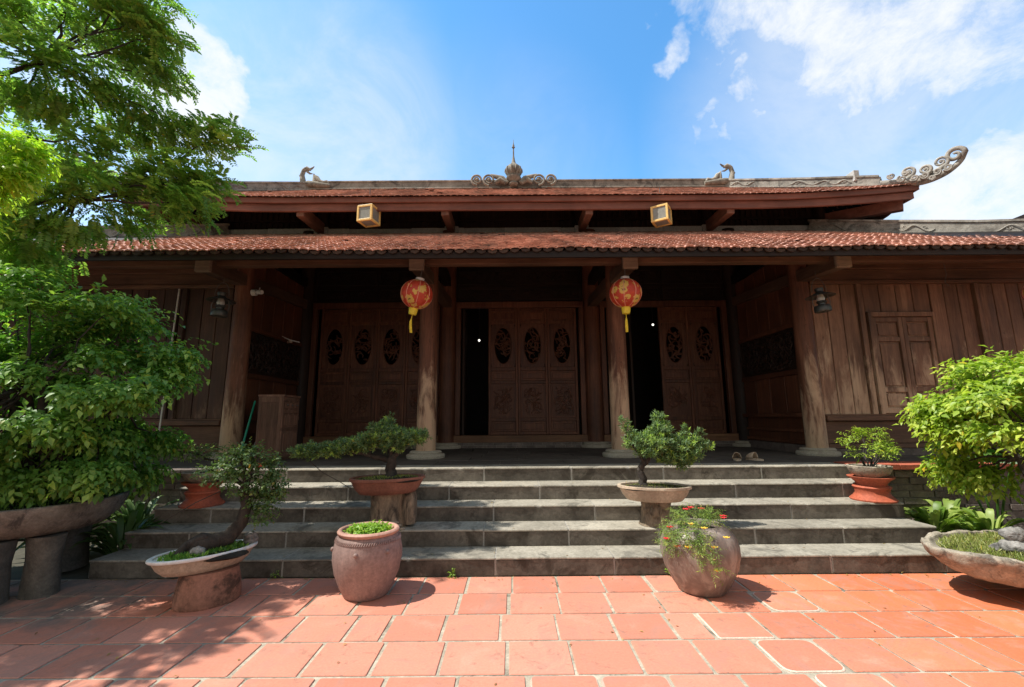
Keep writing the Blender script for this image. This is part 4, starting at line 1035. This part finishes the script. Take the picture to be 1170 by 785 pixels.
mt.build('trunk', B_BARK, yt, smooth=True); foliage('crown', L_YOUNG, yt, parts_)

# ---- stone basin with a big weeping shrub, left
def basin_mesh(c, rx, ry, zr, zb, rz, mat, parent, seed, wob=.012):
    m = MB(); h = zr-zb
    m.lathe([(.50, zb-.0), (.80, zb+.02), (.93, zb+h*.45), (1.0, zr-.03), (1.0, zr), (.985, zr+.008), (.93, zr+.004), (.915, zr-.03), (.85, zr-.07), (.0001, zr-.06)], c, 72, rx, ry, rz, wob, seed)
    return m.build('basin', mat, parent, smooth=True)
def shrub(name, loc, label, cat, mat, c, rad, nb, seed, leafL, tipf=.35, sub=(.26, .42), dens=70, floor=None):
    t = empty(name, loc, label, cat); O = Vector(loc); rr = random.Random(seed); parts_ = []; m = MB()
    base_ = Vector((0, 0, 0)); tops = []
    for k in range(5):
        a = rr.uniform(0, 6.28); e = Vector((rad[0]*.35*math.cos(a), rad[1]*.35*math.sin(a), (c[2]-O.z)*rr.uniform(.6, 1.0))); limb(m, (.05*math.cos(a), .05*math.sin(a), -.02), e, .06, .03, .08, 7, seed+k); tops.append(e)
    for k in range(nb):
        while True:
            d = Vector((rr.gauss(0, 1), rr.gauss(0, 1), rr.gauss(0, 1))).normalized()
            q = rr.uniform(.62, 1.12) if rr.random() < .8 else rr.uniform(.2, .6)
            p = Vector(c)+Vector((d.x*rad[0]*q, d.y*rad[1]*q, d.z*rad[2]*q))
            if floor is None or p.z > floor: break
        pl = p-O; h = min(tops, key=lambda v: (v-pl).length); limb(m, h, pl, .014, .004, .08, 5, seed*7+k)
        s = rr.uniform(*sub); P, dr = blob_pts(pl, (s, s, s*.36), int(dens*s/.3), .2)
        out = np.array(Vector((pl-(Vector(c)-O))).normalized())
        parts_.append(sprigs(P, unit(out*.9+np.array([0, 0, .15])+dr*.35), 8, rng.uniform(.14, .26, len(P)), leafL, .56, .75, .95, tipf))
    m.build('trunk', B_BARK, t, smooth=True); foliage('foliage', mat, t, parts_); return t
bl = empty('stone_basin', (-4.80, 4.40, 0), 'large mossy round stone basin on stone legs at the left edge', 'planter')
basin_mesh((0, 0, 0), .74, .74, .76, .49, .2, S_BASIN, bl, 3, .008)
for (a, w_) in ((-25, .16), (-62, .17), (-130, .17), (90, .18)):
    m = MB(); q = .50; x, y = q*math.cos(R_(a)), q*math.sin(R_(a))
    m.lathe([(w_*1.05, -.005), (w_, .06), (w_*.9, .3), (w_*1.05, .495)], (x, y, 0), 24, 1, .8, R_(a), .03, a); m.build('leg', S_LEG, bl, smooth=True)
m = MB(); m.ball((0, 0, .715), .65, 1, .95, .06, 24, 8); m.build('soil', M_SOIL, bl, smooth=True)
foliage('moss', L_BONSAI, bl, [blades((0, 0, .725), (.62, .62), 2600, .03, .4)])
shrub('weeping_shrub', (-4.7, 4.5, .76), 'huge dense green weeping shrub growing in the left stone basin', 'shrub', L_SHRUB, (-5.0, 4.45, 1.83), (1.12, 1.0, 1.08), 66, 5, .070, .40, (.22, .36), 90, floor=.95)

# ---- shallow stone basin with a sunlit shrub and rocks, right
br = empty('stone_basin', (4.42, 3.97, 0), 'low rough stone basin full of grass at the right edge', 'planter')
bm_ = basin_mesh((0, 0, 0), 1.05, .56, .385, .14, R_(0), S_BASIN2, br, 8, .012)
tx = bpy.data.textures.new('basin_noise', 'CLOUDS'); tx.noise_scale = .12; ss = bm_.modifiers.new('sub', 'SUBSURF'); ss.levels = 1; ss.render_levels = 2
dq = bm_.modifiers.new('disp', 'DISPLACE'); dq.texture = tx; dq.strength = .055; dq.texture_coords = 'LOCAL'
m = MB(); m.lathe([(.30, 0), (.26, .06), (.25, .16)], (0.3, .05, 0), 28, 1.2, .7, 0, .03, 3); m.build('pedestal', S_BASIN2, br, smooth=True)
m = MB(); m.ball((0, 0, .345), .92, 1.0, .52, .05, 28, 8); m.build('soil', M_SOIL, br, smooth=True)
foliage('grass', L_GRASS, br, [blades((0, 0, .355), (.93, .48), 9000, .050, .16, tip=.5)])
shrub('sunlit_shrub', (4.85, 4.15, .37), 'sunlit yellow green shrub growing in the right stone basin', 'shrub', L_SHRUB2, (5.02, 4.25, 1.34), (1.08, .60, .70), 60, 9, .068, .55, (.15, .30), 78, floor=.50)
def rock(loc, r, label, seed, sz=.7, cat='rock', group=None):
    m = MB(); m.ball((0, 0, r*sz*.8), r, 1.15, .9, sz, 20, 12, .07, seed); o = m.build('rock', S_ROCK, smooth=True); o.location = loc
    tx = bpy.data.textures.new('rock_noise', 'CLOUDS'); tx.noise_scale = r*.7; s = o.modifiers.new('sub', 'SUBSURF'); s.levels = 1; s.render_levels = 2
    d = o.modifiers.new('disp', 'DISPLACE'); d.texture = tx; d.strength = r*.45; d.texture_coords = 'LOCAL'
    return tag(o, label, cat, group)
p = Vector((4.18, 4.12, .37))
rock((3.93, 3.84, .36), .10, 'dark flat rock lying in the grass of the right basin', 4, .7)
rock((3.94, 3.86, .47), .085, 'pale grey rock perched on the dark flat rock in the right basin', 7, .65)
rock((3.86, 3.93, .35), .06, 'small rock beside the stacked rocks in the right basin', 12, .7)
rock((4.22, 3.80, .355), .055, 'pale flat stone in the grass in front of the right shrub', 15, .45)

# ---- clay jars on the court
def grow_jar(name, loc, prof, mats, label, cat='jar'): pass
jl = empty('clay_jar', (-1.46, 4.13, 0), 'purple brown clay jar with pink lip and fresh green seedlings', 'jar')
m = MB(); m.lathe([(.0001, 0), (.19, 0), (.205, .01), (.245, .08), (.295, .20), (.318, .31), (.318, .38), (.302, .45), (.278, .505), (.272, .512), (.255, .535), (.24, .53), (.225, .47), (.0001, .46)], n=56); m.build('body', T_JAR, jl, smooth=True)
m = MB(); m.lathe([(.262, .515), (.282, .528), (.286, .545), (.275, .558), (.25, .560), (.238, .548), (.236, .52)], n=56); m.build('lip', T_JARLIP, jl, smooth=True)
m = MB()
for k in range(90):
    a = 2*PI*k/90; m.tube([(.300*math.cos(a), .300*math.sin(a), .468), (.291*math.cos(a+.05), .291*math.sin(a+.05), .492)], .0065, 5)
for a in (R_(-92), R_(-40), R_(40), R_(140), R_(200)): m.ball((.315*math.cos(a), .315*math.sin(a), .405), .02, n=10, m=6)
m.build('rope_band', T_JAR, jl, smooth=True)
m = MB(); m.ball((0, 0, .47), .225, 1, 1, .12, 20, 6); m.build('soil', M_SOIL, jl, smooth=True)
P, dr = blob_pts((0, 0, .515), (.20, .20, .035), 420, .1); foliage('seedlings', L_LETTUCE, jl, [sprigs(P, np.tile([0, 0, 1.0], (len(P), 1))+dr*.6, 4, .05, .042, .6, .5, 1.0, .4)])

jr = empty('clay_jar', (1.46, 4.17, 0), 'dark glazed round jar overgrown by red and yellow flowers', 'jar')
m = MB(); m.lathe([(.0001, 0), (.185, 0), (.20, .012), (.25, .09), (.305, .20), (.330, .31), (.326, .39), (.300, .46), (.258, .515), (.215, .545), (.20, .552), (.19, .545), (.185, .50), (.0001, .49)], n=56); m.build('body', T_JARDARK, jr, smooth=True)
m = MB(); m.ball((0, 0, .50), .185, 1, 1, .12, 18, 6); m.build('soil', M_SOIL, jr, smooth=True)
parts_ = []
for (c, r, n) in (((-.05, -.05, .60), (.2, .17, .06), 120), ((-.24, -.1, .52), (.10, .12, .07), 75), ((-.28, -.16, .43), (.08, .09, .08), 45), ((-.13, -.26, .50), (.12, .06, .08), 60), ((-.08, -.32, .40), (.07, .045, .09), 34), ((-.01, -.345, .29), (.06, .03, .05), 12), ((.09, -.06, .60), (.11, .10, .04), 50)):
    P, dr = blob_pts(c, r, n, .1); out = unit(np.array([c[0], c[1]-.05, .12])); parts_.append(sprigs(P, unit(out+dr*.6), 14, .10, .030, .16, .35, 1.1, .35, .5))
foliage('trailing_stems', L_PORT, jr, parts_)
rr = random.Random(4)
FL = [(-.09, -.10, .70, 0), (-.14, -.12, .69, 0), (-.30, -.15, .55, 0), (-.35, -.20, .47, 0), (-.28, -.24, .42, 0), (.02, -.05, .68, 0), (.16, -.16, .64, 0), (.21, -.05, .60, 0), (-.06, -.28, .57, 1), (-.20, -.27, .42, 1), (-.02, -.355, .44, 1), (-.02, -.375, .27, 1), (-.14, -.22, .59, 1), (.11, -.3, .50, 1)]
for (x, y, z, k) in FL:
    m = MB()
    for j in range(6):
        a = j*PI/3; R = .027
        m.add([(x, y, z), (x+R*math.cos(a-.5), y+R*math.sin(a-.5)*.8-.003, z+.006), (x+R*1.15*math.cos(a), y+R*1.15*math.sin(a)*.8-.004, z+.012), (x+R*math.cos(a+.5), y+R*math.sin(a+.5)*.8-.003, z+.006)], [(0, 1, 2, 3)])
    m.ball((x, y, z+.004), .009, n=8, m=5); m.build('flower', K_FLOWY if k else K_FLOWR, jr)
for o_, v in ((jl, 0), (jr, 0)): pass

jl.scale = (.92, .92, .97)
# ---- oval pots with bonsai
def oval_pot(parent, rx, ry, h, rz, mat, rimmat=None, foot=True, lipw=.03):
    m = MB(); m.lathe([(.70, 0), (.74, .004), (.86, h*.35), (.94, h*.75), (.96, h*.80), (1.0, h*.84), (1.0, h), (.985, h+.003), (.91, h), (.90, h-.03), (.0001, h-.035)], (0, 0, 0), 56, rx, ry, rz)
    m.build('pot', mat, parent, smooth=True)
    if rimmat:
        q = MB(); q.lathe([(1.005, h*.86), (1.025, h*.92), (1.02, h+.002), (.99, h+.008), (.92, h+.004), (.905, h-.01)], (0, 0, 0), 56, rx, ry, rz); q.build('rim', rimmat, parent, smooth=True)
    q = MB(); q.ball((0, 0, h-.03), .9, rx, ry, .04, 30, 6); q.build('soil', M_SOIL, parent, smooth=True)
def needle_pads(pads, n0, L=.040, tipf=.3):
    """rosettes of narrow leaves that make up clipped pads"""
    out = []
    for (c, r) in pads:
        n = int(n0*r[0]*r[1]/.02); P, dr = blob_pts(c, r, n, .35); ax = unit(dr*.6+np.array([0, 0, .7])+rng.normal(size=dr.shape)*.3); tp = (rng.random(n) < tipf)*rng.uniform(.3, 1, n)
        s1 = unit(np.cross(ax, rdir(n))); s2 = np.cross(ax, s1)
        for k in range(9):
            a = 2*PI*k*.381; lay = k/9; D = unit(ax*(.25+1.1*lay)+(s1*math.cos(a)+s2*math.sin(a))*(1.0-.5*lay)); out.append((P+ax*.035*lay, D, ax, L*rng.uniform(.8, 1.2, n), .27, tp*(.4+.6*lay)))
    return out
# left: brown pot on a split stump
st = empty('tree_stump', (-1.55, 5.06, 2*HR), 'split old tree stump under the brown bonsai pot', 'stump')
m = MB(); m.lathe([(.21, 0), (.205, .03), (.185, .12), (.18, .24), (.19, .33), (.185, .355), (.0001, .36)], (0, 0, 0), 40, 1, .82, 0, .05, 2); m.build('trunk', B_STUMP, st, smooth=True)
m = MB(); m.lathe([(.09, .03), (.10, .12), (.095, .30), (.08, .36), (.0001, .362)], (.22, .03, 0), 24, 1, 1, 0, .08, 5); m.build('side_shoot', B_STUMP, st, smooth=True)
m = MB()
for k, (a, z) in enumerate(((-80, .02), (-62, .05), (-95, .05), (-70, -.0+.08), (-50, .01))): m.ball((.20*math.cos(R_(a))+.05, .185*math.sin(R_(a)), z), .035, 1.4, 1.1, .3, 12, 6, .05, k)
m.build('bracket_fungus', T_POTCREAM, st, smooth=True)
b1 = empty('bonsai', (-1.54, 4.99, 2*HR+.364), 'wide spreading dark needle bonsai in a brown oval pot', 'bonsai')
oval_pot(b1, .40, .245, .165, R_(20), T_POTBROWN)
m = MB(); limb(m, (.03, 0, .13), (.02, .02, .36), .065, .05, .06, 6, 1); limb(m, (.02, .02, .33), (-.35, .02, .42), .035, .02, .06, 6, 2); limb(m, (-.35, .02, .42), (-.95, .02, .42), .02, .008, .05, 6, 3); limb(m, (.02, .02, .35), (.25, 0, .55), .03, .012, .05, 6, 4); limb(m, (.02, .02, .35), (.0, .02, .66), .03, .01, .05, 6, 5)
m.tube([(-.86, -.02, .34), (-.7, -.04, .22), (-.50, -.05, .12), (-.40, -.05, .06)], .004, 5); m.build('trunk', B_BARK, b1, smooth=True)
pads = [((-.02, .0, .60), (.19, .17, .09)), ((.23, .0, .57), (.17, .14, .075)), ((.34, -.02, .60), (.09, .08, .05)), ((-.24, .0, .53), (.18, .15, .085)), ((-.44, .02, .49), (.17, .14, .07)), ((-.64, .0, .45), (.16, .13, .065)), ((-.84, .02, .43), (.15, .11, .06)), ((-.99, .0, .42), (.09, .08, .05)), ((-.03, .02, .70), (.08, .08, .07)), ((.08, -.05, .50), (.14, .1, .07)), ((-.12, -.05, .68), (.08, .07, .05)), ((-.015, .02, .79), (.03, .03, .04)), ((-.84, -.02, .50), (.03, .03, .04))]
foliage('foliage', L_PINE, b1, needle_pads(pads, 170))
foliage('moss', L_GRASS, b1, [blades((0, 0, .135), (.33, .19), 1500, .028, .25, rz=R_(20))])
# right: cream pot on a smaller stump
st = empty('tree_stump', (1.37, 5.07, 2*HR), 'short round tree stump under the cream bonsai pot', 'stump')
m = MB(); m.lathe([(.185, 0), (.17, .03), (.155, .10), (.15, .20), (.16, .26), (.0001, .265)], (0, 0, 0), 36, 1, .9, 0, .05, 9); m.ball((-.04, -.14, .16), .06, 1.2, .5, 1.1, 12, 8, .1, 2); m.build('trunk', B_STUMP, st, smooth=True)
b2 = empty('bonsai', (1.34, 4.99, 2*HR+.267), 'rounded dark needle bonsai in a cream oval pot', 'bonsai')
oval_pot(b2, .385, .235, .155, R_(-14), T_POTCREAM)
m = MB(); limb(m, (-.10, 0, .12), (-.14, .02, .30), .05, .038, .12, 6, 6); limb(m, (-.14, .02, .30), (.02, .0, .52), .036, .025, .08, 6, 7); limb(m, (.02, 0, .5), (.42, .0, .60), .022, .01, .06, 6, 8); limb(m, (.02, 0, .5), (.2, .0, .42), .02, .008, .06, 6, 12); limb(m, (-.1, 0, .4), (-.28, 0, .68), .02, .008, .05, 6, 9); limb(m, (.02, 0, .5), (.1, 0, .84), .02, .006, .05, 6, 10)
m.build('trunk', B_BARK, b2, smooth=True)
pads = [((.05, .0, .60), (.22, .18, .12)), ((-.16, .0, .60), (.14, .13, .09)), ((.28, .0, .56), (.18, .15, .10)), ((.45, .0, .58), (.12, .11, .07)), ((.10, .0, .74), (.13, .12, .08)), ((.22, -.02, .44), (.17, .13, .07)), ((-.25, .0, .72), (.06, .06, .05)), ((-.29, .0, .82), (.045, .045, .05)), ((.10, .0, .87), (.05, .05, .06)), ((.37, .0, .72), (.04, .04, .05)), ((.53, -.02, .68), (.035, .035, .045)), ((.40, -.03, .47), (.13, .10, .06)), ((-.05, -.05, .50), (.12, .1, .06)), ((.62, 0, .55), (.05, .05, .04)), ((.33, 0, .38), (.1, .09, .05))]
foliage('foliage', L_PINE, b2, needle_pads(pads, 170))
foliage('moss', L_GRASS, b2, [blades((0, 0, .125), (.31, .18), 900, .025, .25, rz=R_(-14))])
# left court: white rimmed pot with a leaning old trunk on a stained block
pd = empty('pedestal', (-2.73, 3.98, 0), 'stained pink concrete block under the white rimmed pot', 'pedestal')
m = MB(); m.lathe([(.205, -.003), (.215, .02), (.21, .12), (.195, .22), (.185, .262), (.0001, .265)], (0, 0, 0), 32, 1.1, .86, R_(40), .02, 4); m.build('block', T_POTPED, pd, smooth=True)
b3 = empty('bonsai', (-2.79, 3.99, .266), 'leaning gnarled bonsai in a white rimmed oval pot', 'bonsai')
oval_pot(b3, .39, .215, .135, R_(48), T_POTCREAM, K_CREAMRIM)
m = MB(); m.tube([(-.10, -.08, .09), (-.04, -.05, .19), (.05, .02, .20), (.13, .09, .22), (.20, .14, .33), (.22, .16, .47), (.19, .15, .60), (.22, .15, .74)], [.045, .065, .07, .065, .055, .045, .038, .03], 12)
m.tube([(-.16, -.16, .10), (-.1, -.1, .2), (-.02, -.04, .25), (.06, .02, .22)], [.03, .035, .04, .04], 10)
limb(m, (.21, .15, .62), (.02, .10, .80), .022, .008, .1, 6, 3); limb(m, (.21, .15, .5), (.36, .22, .6), .018, .006, .1, 6, 4); limb(m, (.22, .15, .74), (.3, .2, .9), .02, .006, .1, 6, 5); limb(m, (.22, .15, .74), (.1, .1, .92), .018, .006, .1, 6, 6)
m.tube([(.08, .0, .62), (-.1, -.05, .53), (-.25, -.1, .43), (-.33, -.12, .38)], .004, 5); m.build('trunk', B_BARK, b3, smooth=True)
parts_ = []
for (c, r, n) in (((.10, .1, .82), .12, 50), ((.25, .18, .86), .12, 55), ((.33, .22, .72), .11, 60), ((.02, .1, .76), .09, 40), ((.36, .22, .58), .10, 50), ((.20, .14, .92), .10, 50), ((.40, .25, .82), .08, 35), ((.38, .22, .47), .10, 60), ((.12, .1, .70), .10, 50), ((.32, .2, .52), .10, 40), ((.27, .17, .64), .10, 45), ((.42, .25, .65), .09, 50), ((.33, .2, .38), .07, 30), ((-.06, .05, .78), .08, 30)):
    P, dr = blob_pts(c, (r, r, r*.75), n, .2); parts_.append(sprigs(P, unit(dr+np.array([0, 0, .3])), 6, .09, .034, .62, .4, 1.0, .3))
foliage('foliage', L_BONSAI, b3, parts_)
foliage('moss', L_SHRUB, b3, [blades((0, 0, .105), (.33, .17), 1500, .045, .45, rz=R_(48))])
rock((-2.80, 3.90, .372), .055, 'small pale rock at the foot of the leaning bonsai', 3, .9)
rock((-2.55, 4.22, .372), .06, 'pointed grey rock at the far end of the white rimmed pot', 5, 1.2)

# ---- waisted red stands with small planted bowls on the third step
def red_stand(loc, label):
    t = empty('plant_stand', loc, label, 'plant stand', 'red waisted plant stands')
    m = MB(); m.lathe([(.19, 0), (.225, .0), (.23, .015), (.19, .05), (.165, .085), (.175, .13), (.19, .15), (.18, .165), (.16, .17)], n=40); m.build('lower_dish', T_STAND, t, smooth=True)
    m = MB(); m.lathe([(.15, .165), (.155, .20), (.19, .235), (.225, .255), (.23, .27), (.215, .272), (.18, .255), (.0001, .25)], n=40); m.build('upper_dish', T_STAND, t, smooth=True)
    return t
red_stand((4.05, 5.44, 3*HR), 'red waisted clay stand on the steps under the bushy grey bowl at right')
red_stand((-3.83, 5.44, 3*HR), 'red waisted clay stand on the steps behind the leaning bonsai at left')
pp = empty('potted_plant', (4.05, 5.44, 3*HR+.256), 'upright leafy seedling in a pale rough bowl on the right red stand', 'potted plant')
m = MB(); m.lathe([(.11, 0), (.13, .005), (.19, .05), (.215, .10), (.222, .135), (.205, .14), (.195, .11), (.0001, .105)], n=40, wob=.008); m.build('bowl', S_BASIN2, pp, smooth=True)
m = MB(); m.ball((0, 0, .108), .19, 1, 1, .12, 18, 6); m.build('soil', M_SOIL, pp, smooth=True)
m = MB(); parts_ = []
for k in range(11):
    a = rng.uniform(0, 6.28); q = rng.uniform(.03, .2); e = (q*math.cos(a), q*math.sin(a), rng.uniform(.26, .52)); limb(m, (.03*math.cos(a), .03*math.sin(a), .1), e, .009, .003, .05, 6, k)
    P, dr = blob_pts(e, (.08, .08, .07), 22, .1); parts_.append(sprigs(P, unit(np.array([math.cos(a), math.sin(a), .35])+dr*.4), 7, .10, .034, .45, .4, 1.0, .5))
m.build('stem', B_BARK, pp, smooth=True); foliage('foliage', L_SHRUB2, pp, parts_)
pq = empty('potted_plant', (-3.83, 5.44, 3*HR+.256), 'low spreading bonsai in a grey bowl on the left red stand', 'potted plant')
m = MB(); m.lathe([(.12, 0), (.14, .005), (.20, .05), (.225, .10), (.235, .125), (.22, .13), (.205, .10), (.0001, .095)], n=40); m.build('bowl', S_BASIN2, pq, smooth=True)
m = MB(); m.ball((0, 0, .098), .2, 1, 1, .12, 18, 6); m.build('soil', M_SOIL, pq, smooth=True)
m = MB(); limb(m, (.05, 0, .1), (.12, 0, .24), .03, .02, .2, 6, 2); limb(m, (.12, 0, .24), (-.3, -.05, .36), .016, .005, .1, 7, 3); limb(m, (.12, 0, .24), (.34, 0, .36), .016, .005, .1, 7, 4); parts_ = []
for e in ((-.32, -.05, .36), (-.18, -.02, .35), (0, 0, .36), (.2, 0, .37), (.36, 0, .36), (-.42, -.06, .34)):
    P, dr = blob_pts(e, (.12, .1, .04), 34, .1); parts_.append(sprigs(P, unit(dr+np.array([0, 0, .2])), 6, .08, .032, .6, .3, 1.0, .4))
m.build('trunk', B_BARK, pq, smooth=True); foliage('foliage', L_BONSAI, pq, parts_)

# ---- ground plants beside the steps
def broad_plant(loc, label, nl, L, W, mat, seed, up=.9, tipf=.5, name='broad_leaf_plant', cat='plant', z0=0):
    t = empty(name, loc, label, cat); rr = random.Random(seed); m = MB(); vs = []
    for k in range(nl):
        a = rr.uniform(0, 6.28); e = rr.uniform(.5, 1.2)*up; ll = L*rr.uniform(.7, 1.15); ww = W*rr.uniform(.8, 1.2); h0 = rr.uniform(.0, .25)
        b = Vector((.05*math.cos(a), .05*math.sin(a), h0)); d = Vector((math.cos(a), math.sin(a), 0)); rows = []
        n = 7
        for i in range(n+1):
            tt = i/n; p = b+d*(ll*(.15+.85*tt)*math.cos(e*.8))+Vector((0, 0, ll*(math.sin(e)*tt-.55*tt*tt))); wq = ww*math.sin(PI*min(.97, .08+tt*.92))**.8*.5; sd = Vector((-d.y, d.x, 0))
            rows.append((p-sd*wq+Vector((0, 0, wq*.35)), p, p+sd*wq+Vector((0, 0, wq*.35))))
        o = len(m.v); m.add([v for r in rows for v in r], [(3*i+j, 3*i+j+1, 3*i+j+4, 3*i+j+3) for i in range(n) for j in range(2)])
    o = m.build('leaves', mat, t, smooth=True)
    return t
def leafmat2(name, c1, c2, stripe):
    m = leafmat(name, c1, c2, stripe); return m
L_HOSTA = leafmat('variegated_hosta_leaf', (.10, .19, .022), (.36, .44, .11), (.4, .46, .12), .3)
L_PALM = leafmat('fan_palm_leaf', (.045, .12, .018), (.09, .19, .03), (.2, .3, .05), .35)
for i, (x, y, lab) in enumerate(((4.72, 5.45, 'variegated broad leaved plant right beside the step ends'), (5.05, 5.15, 'variegated broad leaved plant behind the right basin rim'), (5.15, 5.7, 'variegated broad leaved plant against the right brick plinth'))):
    broad_plant((x, y, 0), lab, 70, .46, .075, L_HOSTA, 60+i, 1.5)
t = empty('fan_palm', (5.5, 5.5, 0), 'dark green fan palm fronds behind the right shrub', 'palm'); m = MB(); ms = MB(); rr = random.Random(2)
for (a, e, hh) in ((200, .5, 1.05), (250, .45, .95), (300, .6, 1.0), (150, .6, .8), (20, .5, .9)):
    c = Vector((.25*math.cos(R_(a)), .25*math.sin(R_(a)), hh)); ms.tube([(0, 0, 0), c*.5+Vector((0, 0, .1)), c], .012, 6); d = Vector((math.cos(R_(a)), math.sin(R_(a)), e)).normalized(); sd = d.cross(Vector((0, 0, 1))).normalized(); u = sd.cross(d)
    for k in range(17):
        q = R_(-85+170*k/16); dd = d*math.cos(q)+sd*math.sin(q); e1 = c+dd*.25; e2 = c+dd*.44-Vector((0, 0, .06)); n_ = d.cross(dd) if abs(q) > .01 else sd; pw = dd.cross(u).normalized()*.022
        m.add([c, e1-pw+u*.004, e2, e1+pw+u*.004, e1-u*.01], [(0, 4, 1), (1, 4, 2), (0, 3, 4), (4, 3, 2)])
m.build('fronds', L_PALM, t); ms.build('stems', L_PALM, t)
broad_plant((-4.42, 5.1, 0), 'dark leafy plant in shade between the left basin and the steps', 80, .50, .06, L_BONSAI, 71, 1.3)
broad_plant((-5.3, 5.35, 0), 'dark bushy plant in the corner behind the left basin', 90, .62, .07, L_BONSAI, 75, 1.3)
broad_plant((-4.7, 5.6, .05), 'taller leafy plant against the left brick plinth', 60, .62, .065, L_BONSAI, 73, 1.35)
tag(rock((-4.05, 4.72, -.01), .10, 'pale broken stone on the ground behind the left basin leg', 22, .5))
# small weeds and fallen bits along the foot of the steps
wd = leaf_obj  # noqa
B = []
rr = random.Random(91)
for i, (px, lab) in enumerate(((522, 'tiny weed at the foot of the steps near the middle'), (750, 'tiny green weed at the steps just left of the dark jar'), (338, 'tiny weed growing from the step edge left of the purple jar'))):
    x = CPOS.x+(px-585)/500*D0; t = empty('weed', (x, D0-.02, .0), lab, 'weed'); P, dr = blob_pts((0, -.01, .03), (.03, .015, .025), 10, .1)
    foliage('leaves', L_LETTUCE, t, [sprigs(P, unit(dr+np.array([0, -.3, .5])), 3, .03, .028, .6, .3, 1, .4)])
# fallen leaves scattered on the court and steps
n = 150; X = rng.uniform(-4.5, 4.5, n); Yv = np.where(rng.random(n) < .45, D0-rng.uniform(.0, .12, n), rng.uniform(1.5, D0, n)); 
Bp = np.stack([X, Yv, np.full(n, .006)], 1); Dn = rdir(n); Dn[:, 2] *= .12; Nn = np.tile([0, 0, 1.0], (n, 1))+rng.normal(size=(n, 3))*.15
k_ = rng.integers(0, 5, 60); Bs = np.stack([rng.uniform(-4.1, 4.1, 60), D0+TR*k_+rng.uniform(.03, TR-.02, 60), HR*(k_+1)+.006], 1)
ds = rdir(60); ds[:, 2] *= .1; Bp = np.concatenate([Bp, Bs]); Dn = np.concatenate([Dn, ds]); Nn = np.concatenate([Nn, np.tile([0, 0, 1.0], (60, 1))]); n += 60
L_DRY = leafmat('dry_fallen_leaf', (.20, .10, .04), (.42, .30, .08), (.3, .3, .05), .1)
tag(leaf_obj('fallen_leaves', L_DRY, None, Bp, Dn, Nn, rng.uniform(.02, .04, n), .012, np.zeros(n)), 'scattered dry fallen leaves along the foot of the steps', 'leaves', kind='stuff')
